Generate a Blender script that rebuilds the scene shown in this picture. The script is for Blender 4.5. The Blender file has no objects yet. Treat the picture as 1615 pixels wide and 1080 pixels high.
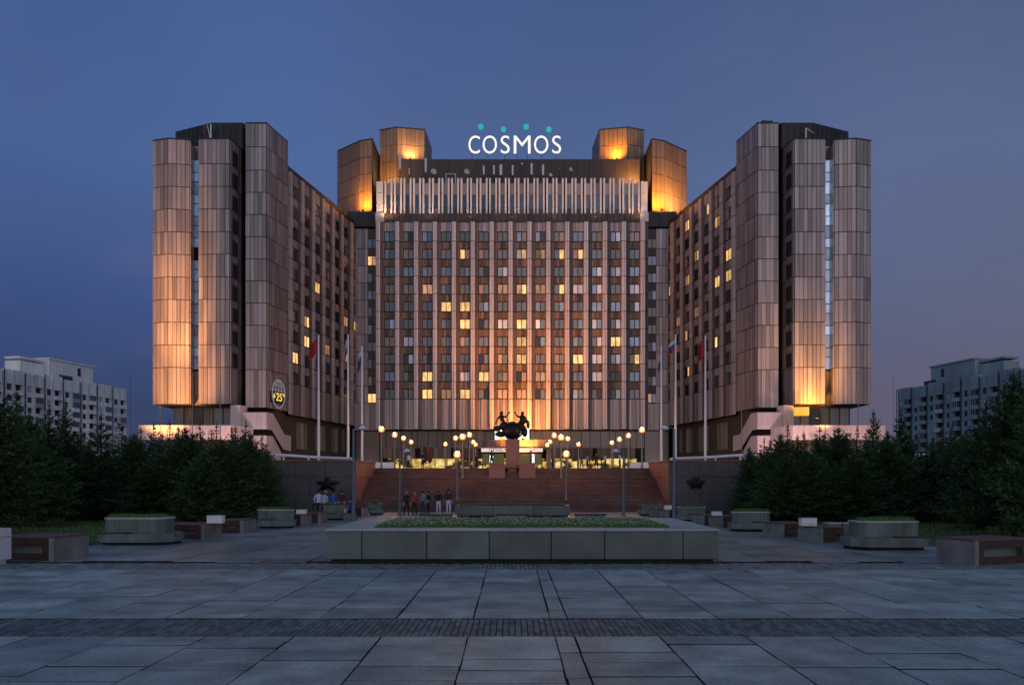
import bpy, bmesh, math, random
from mathutils import Vector, Matrix
R = random.Random(7)
S = bpy.context.scene
C = S.collection
# ------------------------------------------------------------------ camera
cam = bpy.data.cameras.new('camera'); camo = bpy.data.objects.new('camera', cam); C.objects.link(camo)
camo.location = (0, 0, 2.5); camo.rotation_euler = (math.radians(90), 0, 0)
cam.lens = 26.37; cam.sensor_width = 36; cam.shift_y = 0.1344; cam.clip_end = 3000; cam.clip_start = .1
S.camera = camo
# ------------------------------------------------------------------ world: blue hour, sun gone down behind the camera
w = bpy.data.worlds.new('World'); S.world = w; w.use_nodes = True
N = w.node_tree.nodes; L = w.node_tree.links
def lin(c): return tuple(((v/255)/12.92 if v/255 <= .04045 else ((v/255+.055)/1.055)**2.4) for v in c) + (1,)
tc = N.new('ShaderNodeTexCoord'); sx = N.new('ShaderNodeSeparateXYZ'); L.new(tc.outputs['Generated'], sx.inputs[0])
def ramp(stops):
    r = N.new('ShaderNodeValToRGB'); e = r.color_ramp.elements
    while len(e) > 1: e.remove(e[-1])
    e[0].position = stops[0][0]; e[0].color = lin(stops[0][1])
    for p, c in stops[1:]:
        k = e.new(p); k.color = lin(c)
    L.new(sx.outputs['Z'], r.inputs[0]); return r
rl = ramp([(0, (44, 54, 84)), (.10, (50, 63, 102)), (.2, (58, 76, 124)), (.36, (74, 98, 148)), (.54, (68, 91, 139)), (1, (54, 78, 130))])
rr = ramp([(0, (98, 88, 106)), (.10, (98, 92, 114)), (.2, (94, 98, 122)), (.36, (88, 103, 138)), (.54, (72, 88, 126)), (1, (54, 78, 130))])
rb = ramp([(0, (214, 182, 176)), (.12, (212, 194, 196)), (.3, (172, 188, 206)), (.6, (128, 158, 184)), (1, (60, 90, 130))])
def mrange(src, a, b):
    m = N.new('ShaderNodeMapRange'); m.interpolation_type = 'SMOOTHSTEP'; L.new(src, m.inputs[0])
    m.inputs[1].default_value = a; m.inputs[2].default_value = b; return m.outputs[0]
def mixc(f, a, b):
    m = N.new('ShaderNodeMix'); m.data_type = 'RGBA'; L.new(f, m.inputs[0]); L.new(a, m.inputs[6]); L.new(b, m.inputs[7]); return m.outputs[2]
front = mixc(mrange(sx.outputs['X'], -.55, .75), rl.outputs[0], rr.outputs[0])
allr = mixc(mrange(sx.outputs['Y'], .25, -.8), front, rb.outputs[0])
cn = N.new('ShaderNodeTexNoise'); cn.inputs['Scale'].default_value = 2.2; cn.inputs['Detail'].default_value = 3; L.new(tc.outputs['Generated'], cn.inputs[0])
cm = N.new('ShaderNodeMapRange'); L.new(cn.outputs[0], cm.inputs[0]); cm.inputs[1].default_value = .3; cm.inputs[2].default_value = .7; cm.inputs[3].default_value = .9; cm.inputs[4].default_value = 1.1
mpn = N.new('ShaderNodeMapping'); mpn.inputs['Scale'].default_value = (1.6, 1.6, 4.2); mpn.inputs['Location'].default_value = (.35, 0, .2); L.new(tc.outputs['Generated'], mpn.inputs[0])
cn2 = N.new('ShaderNodeTexNoise'); cn2.inputs['Scale'].default_value = 2.0; cn2.inputs['Detail'].default_value = 7; cn2.inputs['Roughness'].default_value = .58; L.new(mpn.outputs[0], cn2.inputs[0])
cr2 = N.new('ShaderNodeMapRange'); cr2.interpolation_type = 'SMOOTHSTEP'; L.new(cn2.outputs[0], cr2.inputs[0]); cr2.inputs[1].default_value = .46; cr2.inputs[2].default_value = .78; cr2.inputs[4].default_value = .42
el = N.new('ShaderNodeMapRange'); L.new(sx.outputs['Z'], el.inputs[0]); el.inputs[1].default_value = .05; el.inputs[2].default_value = .55; el.inputs[3].default_value = 1; el.inputs[4].default_value = .25
fm_ = N.new('ShaderNodeMath'); fm_.operation = 'MULTIPLY'; L.new(cr2.outputs[0], fm_.inputs[0]); L.new(el.outputs[0], fm_.inputs[1])
cc = N.new('ShaderNodeRGB'); cc.outputs[0].default_value = lin((112, 100, 128))
allr = mixc(fm_.outputs[0], allr, cc.outputs[0])
cv = N.new('ShaderNodeVectorMath'); cv.operation = 'SCALE'; L.new(allr, cv.inputs[0]); L.new(cm.outputs[0], cv.inputs['Scale'])
sky = N.new('ShaderNodeTexSky'); sky.sky_type = 'NISHITA'; sky.sun_disc = False
sky.sun_elevation = math.radians(2); sky.sun_rotation = math.radians(190); sky.ozone_density = 4
sb = N.new('ShaderNodeVectorMath'); sb.operation = 'SCALE'; L.new(sky.outputs[0], sb.inputs[0]); sb.inputs['Scale'].default_value = .012
ad = N.new('ShaderNodeVectorMath'); ad.operation = 'ADD'; L.new(sb.outputs[0], ad.inputs[0]); L.new(cv.outputs[0], ad.inputs[1])
L.new(ad.outputs[0], N['Background'].inputs[0]); N['Background'].inputs[1].default_value = 1.0
sun = bpy.data.lights.new('sun', 'SUN'); sun.energy = .10; sun.angle = math.radians(25); sun.color = (1, .8, .85)
so = bpy.data.objects.new('sun', sun); C.objects.link(so); so.rotation_euler = (math.radians(78), 0, math.radians(10))
S.view_settings.view_transform = 'Standard'; S.view_settings.look = 'None'; S.view_settings.exposure = 0; S.view_settings.gamma = 1
S.render.resolution_x = 1024; S.render.resolution_y = 684

# ------------------------------------------------------------------ helpers
FX, CX, HY, CZ = 1183., 808., 757., 2.5
def wx(px, Y): return (px-CX)*Y/FX
def wz(py, Y): return CZ+(HY-py)*Y/FX

class MB:
    def __init__(s): s.v = []; s.f = []; s.m = []
    def add(s, vs, fs, m=0):
        o = len(s.v); s.v += [tuple(p) for p in vs]; s.f += [tuple(i+o for i in f) for f in fs]; s.m += [m]*len(fs); return s
    def box(s, x0, x1, y0, y1, z0, z1, m=0):
        return s.add([(x, y, z) for z in (z0, z1) for x, y in ((x0, y0), (x1, y0), (x1, y1), (x0, y1))],
                     [(3, 2, 1, 0), (4, 5, 6, 7), (0, 1, 5, 4), (1, 2, 6, 5), (2, 3, 7, 6), (3, 0, 4, 7)], m)
    def prism(s, pts, z0, z1, m=0):
        if sum(pts[i][0]*pts[(i+1) % len(pts)][1]-pts[(i+1) % len(pts)][0]*pts[i][1] for i in range(len(pts))) < 0: pts = pts[::-1]
        n = len(pts)
        return s.add([(p[0], p[1], z0) for p in pts]+[(p[0], p[1], z1) for p in pts],
                     [tuple(range(n-1, -1, -1)), tuple(range(n, 2*n))]+[(i, (i+1) % n, n+(i+1) % n, n+i) for i in range(n)], m)
    def slabv(s, P0, P1, prof, t0, t1, m=0):
        """extrude a (u,z) outline lying in the vertical plane P0->P1 from depth t0 to t1 along the outward normal"""
        d = Vector((P1[0]-P0[0], P1[1]-P0[1])); n = Vector((d.y, -d.x)).normalized(); u = d.normalized()
        k = len(prof); vs = []
        for t in (t1, t0):
            for a, z in prof: vs.append((P0[0]+u.x*a+n.x*t, P0[1]+u.y*a+n.y*t, z))
        ar = sum(prof[i][0]*prof[(i+1) % k][1]-prof[(i+1) % k][0]*prof[i][1] for i in range(k))
        fs = [tuple(range(k)), tuple(range(2*k-1, k-1, -1))]+[(i+k, (i+1) % k+k, (i+1) % k, i) for i in range(k)]
        if ar < 0: fs = [f[::-1] for f in fs]
        return s.add(vs, fs, m)
    def cyl(s, p0, p1, r0, r1=None, n=10, m=0):
        r1 = r0 if r1 is None else r1
        a = Vector(p0); b = Vector(p1); d = (b-a).normalized(); q = d.to_track_quat('Z', 'Y')
        vs = [a+q @ Vector((r0*math.cos(i*2*math.pi/n), r0*math.sin(i*2*math.pi/n), 0)) for i in range(n)]
        vs += [b+q @ Vector((r1*math.cos(i*2*math.pi/n), r1*math.sin(i*2*math.pi/n), 0)) for i in range(n)]
        return s.add(vs, [tuple(range(n-1, -1, -1)), tuple(range(n, 2*n))]+[(i, (i+1) % n, n+(i+1) % n, n+i) for i in range(n)], m)
    def tube(s, pts, r, n=8, m=0):
        for a, b in zip(pts, pts[1:]): s.cyl(a, b, r, r, n, m)
        return s
    def ball(s, c, r, n=12, k=8, m=0, sc=(1, 1, 1)):
        vs = [(c[0], c[1], c[2]-r*sc[2])]
        for j in range(1, k):
            t = math.pi*j/k
            for i in range(n): vs.append((c[0]+r*sc[0]*math.sin(t)*math.cos(i*2*math.pi/n), c[1]+r*sc[1]*math.sin(t)*math.sin(i*2*math.pi/n), c[2]-r*sc[2]*math.cos(t)))
        vs.append((c[0], c[1], c[2]+r*sc[2])); fs = []
        for i in range(n): fs.append((0, 1+(i+1) % n, 1+i)); fs.append((len(vs)-1, 1+(k-2)*n+i, 1+(k-2)*n+(i+1) % n))
        for j in range(k-2):
            for i in range(n): fs.append((1+j*n+i, 1+j*n+(i+1) % n, 1+(j+1)*n+(i+1) % n, 1+(j+1)*n+i))
        return s.add(vs, fs, m)
    def mesh(s, name, mats, off=(0, 0, 0), smooth=False):
        me = bpy.data.meshes.new(name)
        me.from_pydata([(a-off[0], b-off[1], c-off[2]) for a, b, c in s.v], [], s.f)
        for m in (mats if isinstance(mats, (list, tuple)) else [mats]): me.materials.append(m)
        me.polygons.foreach_set('material_index', s.m)
        if smooth: me.polygons.foreach_set('use_smooth', [True]*len(s.f))
        me.update(); return me
    def build(s, name, mats, parent=None, kind=None, smooth=False, label=None):
        off = parent_loc(parent) if parent else (0, 0, 0)
        o = bpy.data.objects.new(name, s.mesh(name, mats, off, smooth)); C.objects.link(o)
        if parent: o.parent = parent
        if kind: o['kind'] = kind
        if label: o['label'] = label
        return o
def parent_loc(p):
    v = Vector((0, 0, 0))
    while p: v = v+Vector(p.location); p = p.parent
    return v
def tag(o, label, cat, group=None):
    o['label'] = label; o['category'] = cat
    if group: o['group'] = group
    return o
def thing(name, loc, label, cat, group=None, rz=0):
    o = bpy.data.objects.new(name, None); C.objects.link(o); o.location = loc; o.rotation_euler.z = rz
    return tag(o, label, cat, group)
def inst(name, me, parent=None, loc=(0, 0, 0), rz=0, kind=None, sc=None):
    o = bpy.data.objects.new(name, me); C.objects.link(o); o.parent = parent; o.location = loc; o.rotation_euler.z = rz
    if kind: o['kind'] = kind
    if sc: o.scale = sc
    return o
def copy_tree(o, parent=None):
    c = o.copy(); C.objects.link(c); c.parent = parent
    for ch in o.children: copy_tree(ch, c)
    return c

# ------------------------------------------------------------------ materials
def mat(name, col, rough=.6, metal=0, var=0, island=0, noise=0, nscale=3, bump=0, bscale=20, spec=.5, streak=0, col2=None, emis=None, estr=0, mottle=None):
    m = bpy.data.materials.new(name); m.use_nodes = True; n = m.node_tree.nodes; l = m.node_tree.links
    b = n['Principled BSDF']; b.inputs['Roughness'].default_value = rough; b.inputs['Metallic'].default_value = metal
    b.inputs['Specular IOR Level'].default_value = spec
    base = n.new('ShaderNodeRGB'); base.outputs[0].default_value = (*col, 1); cur = base.outputs[0]
    g = n.new('ShaderNodeNewGeometry'); t = n.new('ShaderNodeTexCoord')
    def mul(cur, val, lo, hi):
        mr = n.new('ShaderNodeMapRange'); l.new(val, mr.inputs[0]); mr.inputs[3].default_value = lo; mr.inputs[4].default_value = hi
        v = n.new('ShaderNodeVectorMath'); v.operation = 'SCALE'; l.new(cur, v.inputs[0]); l.new(mr.outputs[0], v.inputs['Scale']); return v.outputs[0]
    if col2:
        wn = n.new('ShaderNodeTexWhiteNoise'); wn.noise_dimensions = '2D'
        oi = n.new('ShaderNodeObjectInfo'); cb = n.new('ShaderNodeCombineXYZ'); l.new(oi.outputs['Random'], cb.inputs[0]); l.new(g.outputs['Random Per Island'], cb.inputs[1]); l.new(cb.outputs[0], wn.inputs[0])
        mx = n.new('ShaderNodeMix'); mx.data_type = 'RGBA'; l.new(wn.outputs['Value'], mx.inputs[0]); l.new(cur, mx.inputs[6]); mx.inputs[7].default_value = (*col2, 1); cur = mx.outputs[2]
    if var:
        oi = n.new('ShaderNodeObjectInfo'); cur = mul(cur, oi.outputs['Random'], 1-var, 1+var)
    if island: cur = mul(cur, g.outputs['Random Per Island'], 1-island, 1+island)
    if noise:
        no = n.new('ShaderNodeTexNoise'); no.inputs['Scale'].default_value = nscale; no.inputs['Detail'].default_value = 6; l.new(g.outputs['Position'], no.inputs[0])
        mr = n.new('ShaderNodeMapRange'); l.new(no.outputs[0], mr.inputs[0]); mr.inputs[1].default_value = .3; mr.inputs[2].default_value = .7
        cur = mul(cur, mr.outputs[0], 1-noise, 1+noise)
    if mottle:
        no = n.new('ShaderNodeTexNoise'); no.inputs['Scale'].default_value = mottle[0]; no.inputs['Detail'].default_value = 8; no.inputs['Roughness'].default_value = .75; l.new(g.outputs['Position'], no.inputs[0])
        mr = n.new('ShaderNodeMapRange'); l.new(no.outputs[0], mr.inputs[0]); mr.inputs[1].default_value = .35; mr.inputs[2].default_value = .65
        cur = mul(cur, mr.outputs[0], 1-mottle[1], 1+mottle[1])
    if streak:
        mp = n.new('ShaderNodeMapping'); mp.inputs['Scale'].default_value = (3, 3, .06); l.new(g.outputs['Position'], mp.inputs[0])
        no = n.new('ShaderNodeTexNoise'); no.inputs['Scale'].default_value = 1.; no.inputs['Detail'].default_value = 5; l.new(mp.outputs[0], no.inputs[0])
        mr = n.new('ShaderNodeMapRange'); l.new(no.outputs[0], mr.inputs[0]); mr.inputs[1].default_value = .3; mr.inputs[2].default_value = .7
        cur = mul(cur, mr.outputs[0], 1-streak, 1+streak)
    l.new(cur, b.inputs['Base Color'])
    if bump:
        no = n.new('ShaderNodeTexNoise'); no.inputs['Scale'].default_value = bscale; no.inputs['Detail'].default_value = 8; l.new(g.outputs['Position'], no.inputs[0])
        bp = n.new('ShaderNodeBump'); bp.inputs['Strength'].default_value = bump; bp.inputs['Distance'].default_value = .02; l.new(no.outputs[0], bp.inputs['Height']); l.new(bp.outputs[0], b.inputs['Normal'])
    if emis:
        b.inputs['Emission Color'].default_value = (*emis, 1); b.inputs['Emission Strength'].default_value = estr
    return m
def litmat(name, col, st, nscale=.0, var=.25):
    """a lit room seen through a pane, or glow added to stair glass: emission broken up by curtain folds and furniture"""
    m = bpy.data.materials.new(name); m.use_nodes = True; n = m.node_tree.nodes; l = m.node_tree.links
    b = n['Principled BSDF']; b.inputs['Base Color'].default_value = (.1, .08, .06, 1); b.inputs['Roughness'].default_value = .1; oi = n.new('ShaderNodeObjectInfo'); ov = n.new('ShaderNodeMapRange'); l.new(oi.outputs['Random'], ov.inputs[0]); ov.inputs[3].default_value = .45; ov.inputs[4].default_value = 1.25; mm = n.new('ShaderNodeMath'); mm.operation = 'MULTIPLY'
    g = n.new('ShaderNodeNewGeometry'); mp = n.new('ShaderNodeMapping'); mp.inputs['Scale'].default_value = (2.6, 2.6, .8); l.new(g.outputs['Position'], mp.inputs[0])
    no = n.new('ShaderNodeTexNoise'); no.inputs['Scale'].default_value = 1; no.inputs['Detail'].default_value = 4; l.new(mp.outputs[0], no.inputs[0])
    mr = n.new('ShaderNodeMapRange'); l.new(no.outputs[0], mr.inputs[0]); mr.inputs[1].default_value = .32; mr.inputs[2].default_value = .62
    mr.inputs[3].default_value = st*(1-var*1.8); mr.inputs[4].default_value = st*(1+var)
    b.inputs['Emission Color'].default_value = (*col, 1); l.new(mr.outputs[0], mm.inputs[0]); l.new(ov.outputs[0], mm.inputs[1]); l.new(mm.outputs[0], b.inputs['Emission Strength']); return m

M = {}
M['clad'] = mat('bronze_anodised_cladding', (.20, .168, .172), .36, .42, col2=(.40, .335, .335), streak=.30, noise=.06, nscale=.12)
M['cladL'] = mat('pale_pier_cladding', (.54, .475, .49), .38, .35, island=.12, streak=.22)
M['cladW'] = mat('wing_pier_painted_shade', (.47, .40, .40), .42, .3, island=.14, streak=.25)  # darker copy of the pier cladding, painting in the wings' shade
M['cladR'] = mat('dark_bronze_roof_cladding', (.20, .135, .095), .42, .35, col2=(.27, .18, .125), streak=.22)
M['cladD'] = mat('pier_flank_painted_shade', (.12, .092, .088), .45, .3, island=.3, streak=.15)  # pier flanks coloured dark to paint shade into the recesses
M['brown'] = mat('brown_spandrel_panel', (.065, .046, .04), .5, .2, col2=(.24, .16, .12), streak=.2)
M['frieze'] = mat('brown_frieze_metal', (.075, .055, .048), .5, .3, island=.15)
M['dark'] = mat('dark_recess_metal', (.022, .02, .022), .6, .2)
M['joint'] = mat('black_joint_backing', (.018, .015, .016), .8)
M['pent'] = mat('black_penthouse_metal', (.028, .027, .03), .45, .4, island=.3)
M['frame'] = mat('dark_window_frame', (.02, .018, .02), .4, .3)
M['white'] = mat('white_painted_metal', (.78, .76, .78), .45, noise=.06)
M['fin'] = mat('white_fin_metal', (.82, .78, .76), .45, island=.06, streak=.1)
M['finred'] = mat('deep_red_fin_side', (.06, .016, .014), .6)
M['glassd'] = mat('dark_room_glass', (.012, .014, .02), .12, spec=.5, var=.3, noise=.4, nscale=.5)
M['glassb'] = mat('painted_sky_reflection_glass', (.16, .27, .48), .08, spec=1.0, var=.4, noise=.2, nscale=.6)  # blue base colour stands in for sky mirrored in the pane
M['glassu'] = mat('deep_blue_glass', (.03, .065, .15), .12, spec=.8, var=.3)
M['glassg'] = mat('grey_curtain_glass', (.095, .125, .17), .15, spec=.8, var=.3, streak=.3)
M['glassl'] = mat('pale_curtain_glass', (.60, .68, .94), .2, spec=.8, var=.25, streak=.2)
M['glassp'] = mat('pinkish_curtain_glass', (.30, .23, .22), .2, spec=.6, var=.25, streak=.3)
M['lit'] = litmat('lit_room_pane', (1, .58, .20), 1.1)
M['lito'] = litmat('dim_lit_room_pane', (1, .5, .25), .42)
M['litk'] = litmat('dark_room_with_lamp', (1, .7, .4), .05)
M['stairg'] = mat('stairwell_glass', (.42, .62, .85), .08, .9, var=.35)
M['stairp'] = litmat('pale_added_glow_stair_glass', (.50, .68, 1.0), .62, var=.12)  # glow added to the stair glass in place of mirrored sky
M['stairq'] = litmat('dim_added_glow_stair_glass', (.28, .50, .85), .24, var=.2)  # weaker glow added to the left strip, also for mirrored sky
M['pinkm'] = mat('pale_pink_balcony_metal', (.62, .50, .50), .45, .1, island=.06, streak=.08)
M['granite'] = mat('grey_granite', (.105, .13, .122), .55, var=.2, island=.12, noise=.22, nscale=.9, mottle=(38, .3), bump=.25, bscale=40)
M['granitet'] = mat('pale_granite_coping', (.36, .40, .40), .5, var=.1, island=.06, noise=.18, nscale=1.2, mottle=(30, .2))
M['concrete'] = mat('rough_grey_concrete', (.20, .20, .19), .8, var=.1, island=.06, noise=.25, nscale=1.6, streak=.18, bump=.3, bscale=30)
M['concg'] = mat('greenish_grey_concrete', (.13, .16, .145), .8, var=.1, island=.08, noise=.25, nscale=1.1, streak=.18, bump=.3, bscale=30)
M['slab'] = mat('grey_paving_slab', (.23, .275, .24), .5, col2=(.40, .45, .39), noise=.36, nscale=1.3, mottle=(14, .30), bump=.4, bscale=16)
M['slabf'] = mat('far_paving_slab', (.16, .19, .175), .38, col2=(.29, .33, .30), noise=.3, nscale=.35, mottle=(8, .1))
M['sett'] = mat('small_sett_stone', (.13, .155, .14), .6, island=.4, noise=.2, nscale=1)
M['sett2'] = mat('pale_sett_stone', (.20, .23, .21), .6, island=.3, noise=.2, nscale=1)
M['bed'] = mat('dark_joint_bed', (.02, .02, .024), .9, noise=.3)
M['asph'] = mat('dark_asphalt_ground', (.05, .05, .055), .85, noise=.25, nscale=.4)
M['lawn'] = mat('dark_lawn', (.035, .055, .018), .9, noise=.5, nscale=.8, mottle=(6, .4))
M['soil'] = mat('planter_soil', (.03, .035, .015), .95, noise=.3)
M['grass'] = mat('planter_grass', (.07, .15, .035), .7, col2=(.13, .24, .06))
M['flower'] = mat('white_flowers', (.62, .62, .55), .7, island=.2)
M['redstone'] = mat('red_granite_wall', (.28, .125, .10), .6, island=.12, noise=.2, nscale=.7, mottle=(16, .15))
M['greywall'] = mat('dark_grey_stone_wall', (.10, .085, .09), .7, island=.12, noise=.2, nscale=.5, streak=.15)
M['step'] = mat('red_granite_step', (.125, .052, .045), .6, var=.22, noise=.3, nscale=.8, mottle=(10, .25))
M['stepw'] = mat('white_step_edge_mark', (.45, .42, .40), .7, noise=.5, nscale=6)
M['bronze'] = mat('dark_bronze', (.015, .013, .012), .45, .6)
M['wood'] = mat('worn_bench_timber', (.13, .07, .055), .6, island=.25, noise=.3, nscale=4)
M['woodd'] = mat('dark_red_bench_timber', (.045, .018, .014), .55, island=.2, noise=.3, nscale=3)
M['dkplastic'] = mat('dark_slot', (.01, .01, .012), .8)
M['bluepole'] = mat('blue_grey_pole_paint', (.12, .16, .22), .4, .3)
M['pole'] = mat('grey_lamp_pole_paint', (.25, .23, .22), .4, .3)
M['whitepole'] = mat('white_flagpole_paint', (.8, .78, .85), .35)
M['greyc'] = mat('apartment_concrete', (.78, .77, .76), .85, island=.16, noise=.18, nscale=.12, streak=.22)
M['bluec'] = mat('bluish_apartment_concrete', (.27, .35, .38), .85, island=.2, noise=.2, nscale=.12, streak=.2)
M['aptglass'] = mat('apartment_window_glass', (.03, .035, .05), .2, var=.5)
M['aptwhite'] = mat('white_glazed_balcony', (.5, .52, .56), .5, var=.3)
M['skin'] = mat('skin', (.42, .27, .2), .6)
M['hair'] = mat('dark_hair', (.015, .012, .01), .6)
M['leaf'] = mat('fir_needles', (.05, .10, .05), .8, col2=(.10, .17, .065), spec=.1, var=.2)
M['leaf2'] = mat('larch_needles', (.04, .078, .044), .8, col2=(.07, .125, .055), spec=.1, var=.2)
M['bark'] = mat('conifer_bark', (.03, .024, .02), .9, noise=.3, nscale=6)
def emat(name, col, st):
    m = mat(name, (.05, .05, .05), .4, emis=col, estr=st); return m
M['letter'] = emat('lit_white_letter_face', (1, .97, .93), 1.0)
M['letside'] = mat('letter_side_metal', (.05, .05, .06), .5)
M['teal'] = emat('lit_teal_disc', (.0, .46, .42), .9)
M['screen'] = emat('white_led_screen', (.9, .92, 1), 1.6)
M['gold'] = emat('gold_lit_digits', (1, .62, .12), 1.2)
M['floodlens'] = emat('floodlight_lens', (1, .5, .12), 6)
M['sodium'] = bpy.data.materials.new('frosted_sodium_globe')
def _glob():
    m = M['sodium']; m.use_nodes = True; n = m.node_tree.nodes; l = m.node_tree.links; b = n['Principled BSDF']
    lw = n.new('ShaderNodeLayerWeight'); lw.inputs[0].default_value = .35
    cr = n.new('ShaderNodeValToRGB'); e = cr.color_ramp.elements; e[0].position = .05; e[0].color = (1, .50, .10, 1); e[1].position = .13; e[1].color = (1, .26, .015, 1)  # orange rim paints the lamp's halo onto the globe itself
    ml = n.new('ShaderNodeMapRange'); l.new(lw.outputs['Facing'], ml.inputs[0]); ml.inputs[1].default_value = .05; ml.inputs[2].default_value = .13; ml.inputs[3].default_value = 6.5; ml.inputs[4].default_value = 1.0
    l.new(lw.outputs['Facing'], cr.inputs[0]); l.new(cr.outputs[0], b.inputs['Emission Color']); l.new(ml.outputs[0], b.inputs['Emission Strength'])
_glob()
def lobbymat():
    m = bpy.data.materials.new('lit_lobby_interior'); m.use_nodes = True; n = m.node_tree.nodes; l = m.node_tree.links; b = n['Principled BSDF']
    g = n.new('ShaderNodeNewGeometry'); mp = n.new('ShaderNodeMapping'); mp.inputs['Scale'].default_value = (.5, .5, .9); l.new(g.outputs['Position'], mp.inputs[0])
    no = n.new('ShaderNodeTexNoise'); no.inputs['Scale'].default_value = 1.2; no.inputs['Detail'].default_value = 5; l.new(mp.outputs[0], no.inputs[0])
    cr = n.new('ShaderNodeValToRGB'); e = cr.color_ramp.elements; e[0].position = .44; e[0].color = (.02, .012, .004, 1); e[1].position = .66; e[1].color = (1, .78, .32, 1)
    k = e.new(.5); k.color = (.55, .33, .06, 1)
    l.new(no.outputs[0], cr.inputs[0]); l.new(cr.outputs[0], b.inputs['Emission Color']); b.inputs['Emission Strength'].default_value = 1.0
    b.inputs['Base Color'].default_value = (.05, .04, .03, 1); return m
M['lobby'] = lobbymat()
M['glassgreen'] = mat('dark_green_lobby_glass', (.035, .035, .03), .15, spec=.8, island=.35, streak=.4)
M['roomcurt'] = mat('beige_curtain_behind_glass', (.20, .17, .13), .5, streak=.5, var=.2)

# ------------------------------------------------------------------ ground and plaza
def structure(b, name, m): return b.build(name, m, kind='structure')
g = MB(); g.box(-900, 900, -300, 1500, -.6, -.10); structure(g, 'ground', M['asph'])
TZ = 3.6
ter = MB(); ter.box(-95, -12.9, 60.5, 240, -.09, TZ-.02); ter.box(12.9, 95, 60.5, 240, -.09, TZ-.02); ter.box(-12.88, 12.88, 68.7, 240, -.09, TZ); structure(ter, 'terrace', M['slabf'])
lw_ = MB(); lw_.prism([(-15.9, 21), (-12.5, 59.6), (-90, 59.6), (-90, 5), (-17.5, 5)], -.09, -.03)
lw_.prism([(14.8, 21), (12.5, 59.6), (90, 59.6), (90, 5), (17.5, 5)], -.09, -.03); structure(lw_, 'lawn', M['lawn'])
plz = thing('plaza', (0, 0, 0), 'x', 'x'); del plz['label']; del plz['category']; plz['kind'] = 'structure'
pb = MB(); pb.prism([(-30, -6), (30, -6), (30, 20.9), (18, 21), (12.6, 59.3), (-12.6, 59.3), (-18, 21), (-30, 20.9)], -.095, -.075)
pbo = pb.build('paving_bed', M['bed'], plz); pbo['kind'] = 'structure'
cols = []; x = -.70
xs = [-.70]
while xs[0] > -20: xs.insert(0, xs[0]-1.40)
xr = [.69, 1.00]
while xr[-1] < 20: xr.append(xr[-1]+1.38+R.uniform(-.02, .02))
edges = xs+xr
slabs = []
def rows(y0, y1, narrow):
    ys = [y0]
    while ys[-1] < y1-.35:
        st = R.choice([.45, .62, .75, .9, 1.1, 1.3]) if not narrow else R.choice([.9, 1.4])
        ys.append(min(y1, ys[-1]+st))
    ys[-1] = y1
    return ys
for (y0, y1) in ((4.0, 12.05), (13.6, 21.0), (22.75, 58.9)):
    for a, b in zip(edges, edges[1:]):
        ys = rows(y0, y1, b-a < .5) if y0 < 22 else rows(y0+R.uniform(0, .6), y1, False)
        for c, d in zip(ys, ys[1:]):
            mx = (a+b)/2; my = (c+d)/2
            lim = 29 if my < 21 else 16.6-(my-21)*.12
            if abs(mx) > lim: continue
            if y0 > 22 and abs(mx-.3) < 5.2 and my < 28.5: continue
            slabs.append((a, b, c, d))
vis = lambda s: (abs((s[0]+s[1])/2) < s[3]*.70 and s[3] > 8.9)
slabs.sort(key=lambda s: -((s[1]-s[0])*(s[3]-s[2])/((s[2]+s[3])/2)**3 if vis(s) else 0))
rest = MB(); restn = MB()
for i, (a, b, c, d) in enumerate(slabs):
    gx = .012 if (c+d)/2 < 22 else .020
    t = R.uniform(-.005, .005); q = R.uniform(-.003, .003); q2 = R.uniform(-.003, .003)
    jx = [R.uniform(-.008, .008) for _ in range(4)]
    m = MB() if i < 300 else (restn if c < 21.5 else rest)
    gy = .018+.010*R.random(); x0, x1, y0, y1 = a+gx+jx[0], b-gx+jx[1], c+gy, d-gy+jx[2]
    z0 = -.09; bv = .006
    vs = [(x0, y0, z0), (x1, y0, z0), (x1, y1, z0), (x0, y1, z0),
          (x0, y0, t-bv+q), (x1, y0, t-bv+q2), (x1, y1, t-bv-q), (x0, y1, t-bv-q2),
          (x0+bv, y0+bv, t+q), (x1-bv, y0+bv, t+q2), (x1-bv, y1-bv, t-q), (x0+bv, y1-bv, t-q2)]
    fs = [(8, 9, 10, 11)]+[(k, (k+1) % 4, 4+(k+1) % 4, 4+k) for k in range(4)]+[(4+k, 4+(k+1) % 4, 8+(k+1) % 4, 8+k) for k in range(4)]
    m.add(vs, fs); m.m[-9:] = [0]+[1]*4+[0]*4  # side faces coloured like the dark bed, painting shade into the joints
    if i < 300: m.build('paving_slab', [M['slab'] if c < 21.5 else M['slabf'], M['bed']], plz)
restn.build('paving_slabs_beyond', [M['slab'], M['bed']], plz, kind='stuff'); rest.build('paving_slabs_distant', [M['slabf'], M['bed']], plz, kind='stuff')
for (y0, y1) in ((12.08, 13.57), (21.03, 22.72)):
    s = MB(); cw = .105 if y0 < 20 else .12
    nx = int(34/cw) if y0 < 20 else int(38/cw)
    for i in range(nx):
        xx = -nx*cw/2+i*cw; yy = y0-R.uniform(0, .15)
        while yy < y1-.03:
            ln = R.uniform(.2, .26); e0 = max(yy, y0); e1 = min(yy+ln, y1)
            if e1-e0 > .05: s.box(xx+.008, xx+cw-.008, e0+.008, e1-.008, -.08, R.uniform(-.014, 0))
            yy += ln
    s.build('sett_band', M['sett'] if y0 < 20 else M['sett2'], plz, kind='stuff')

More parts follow.
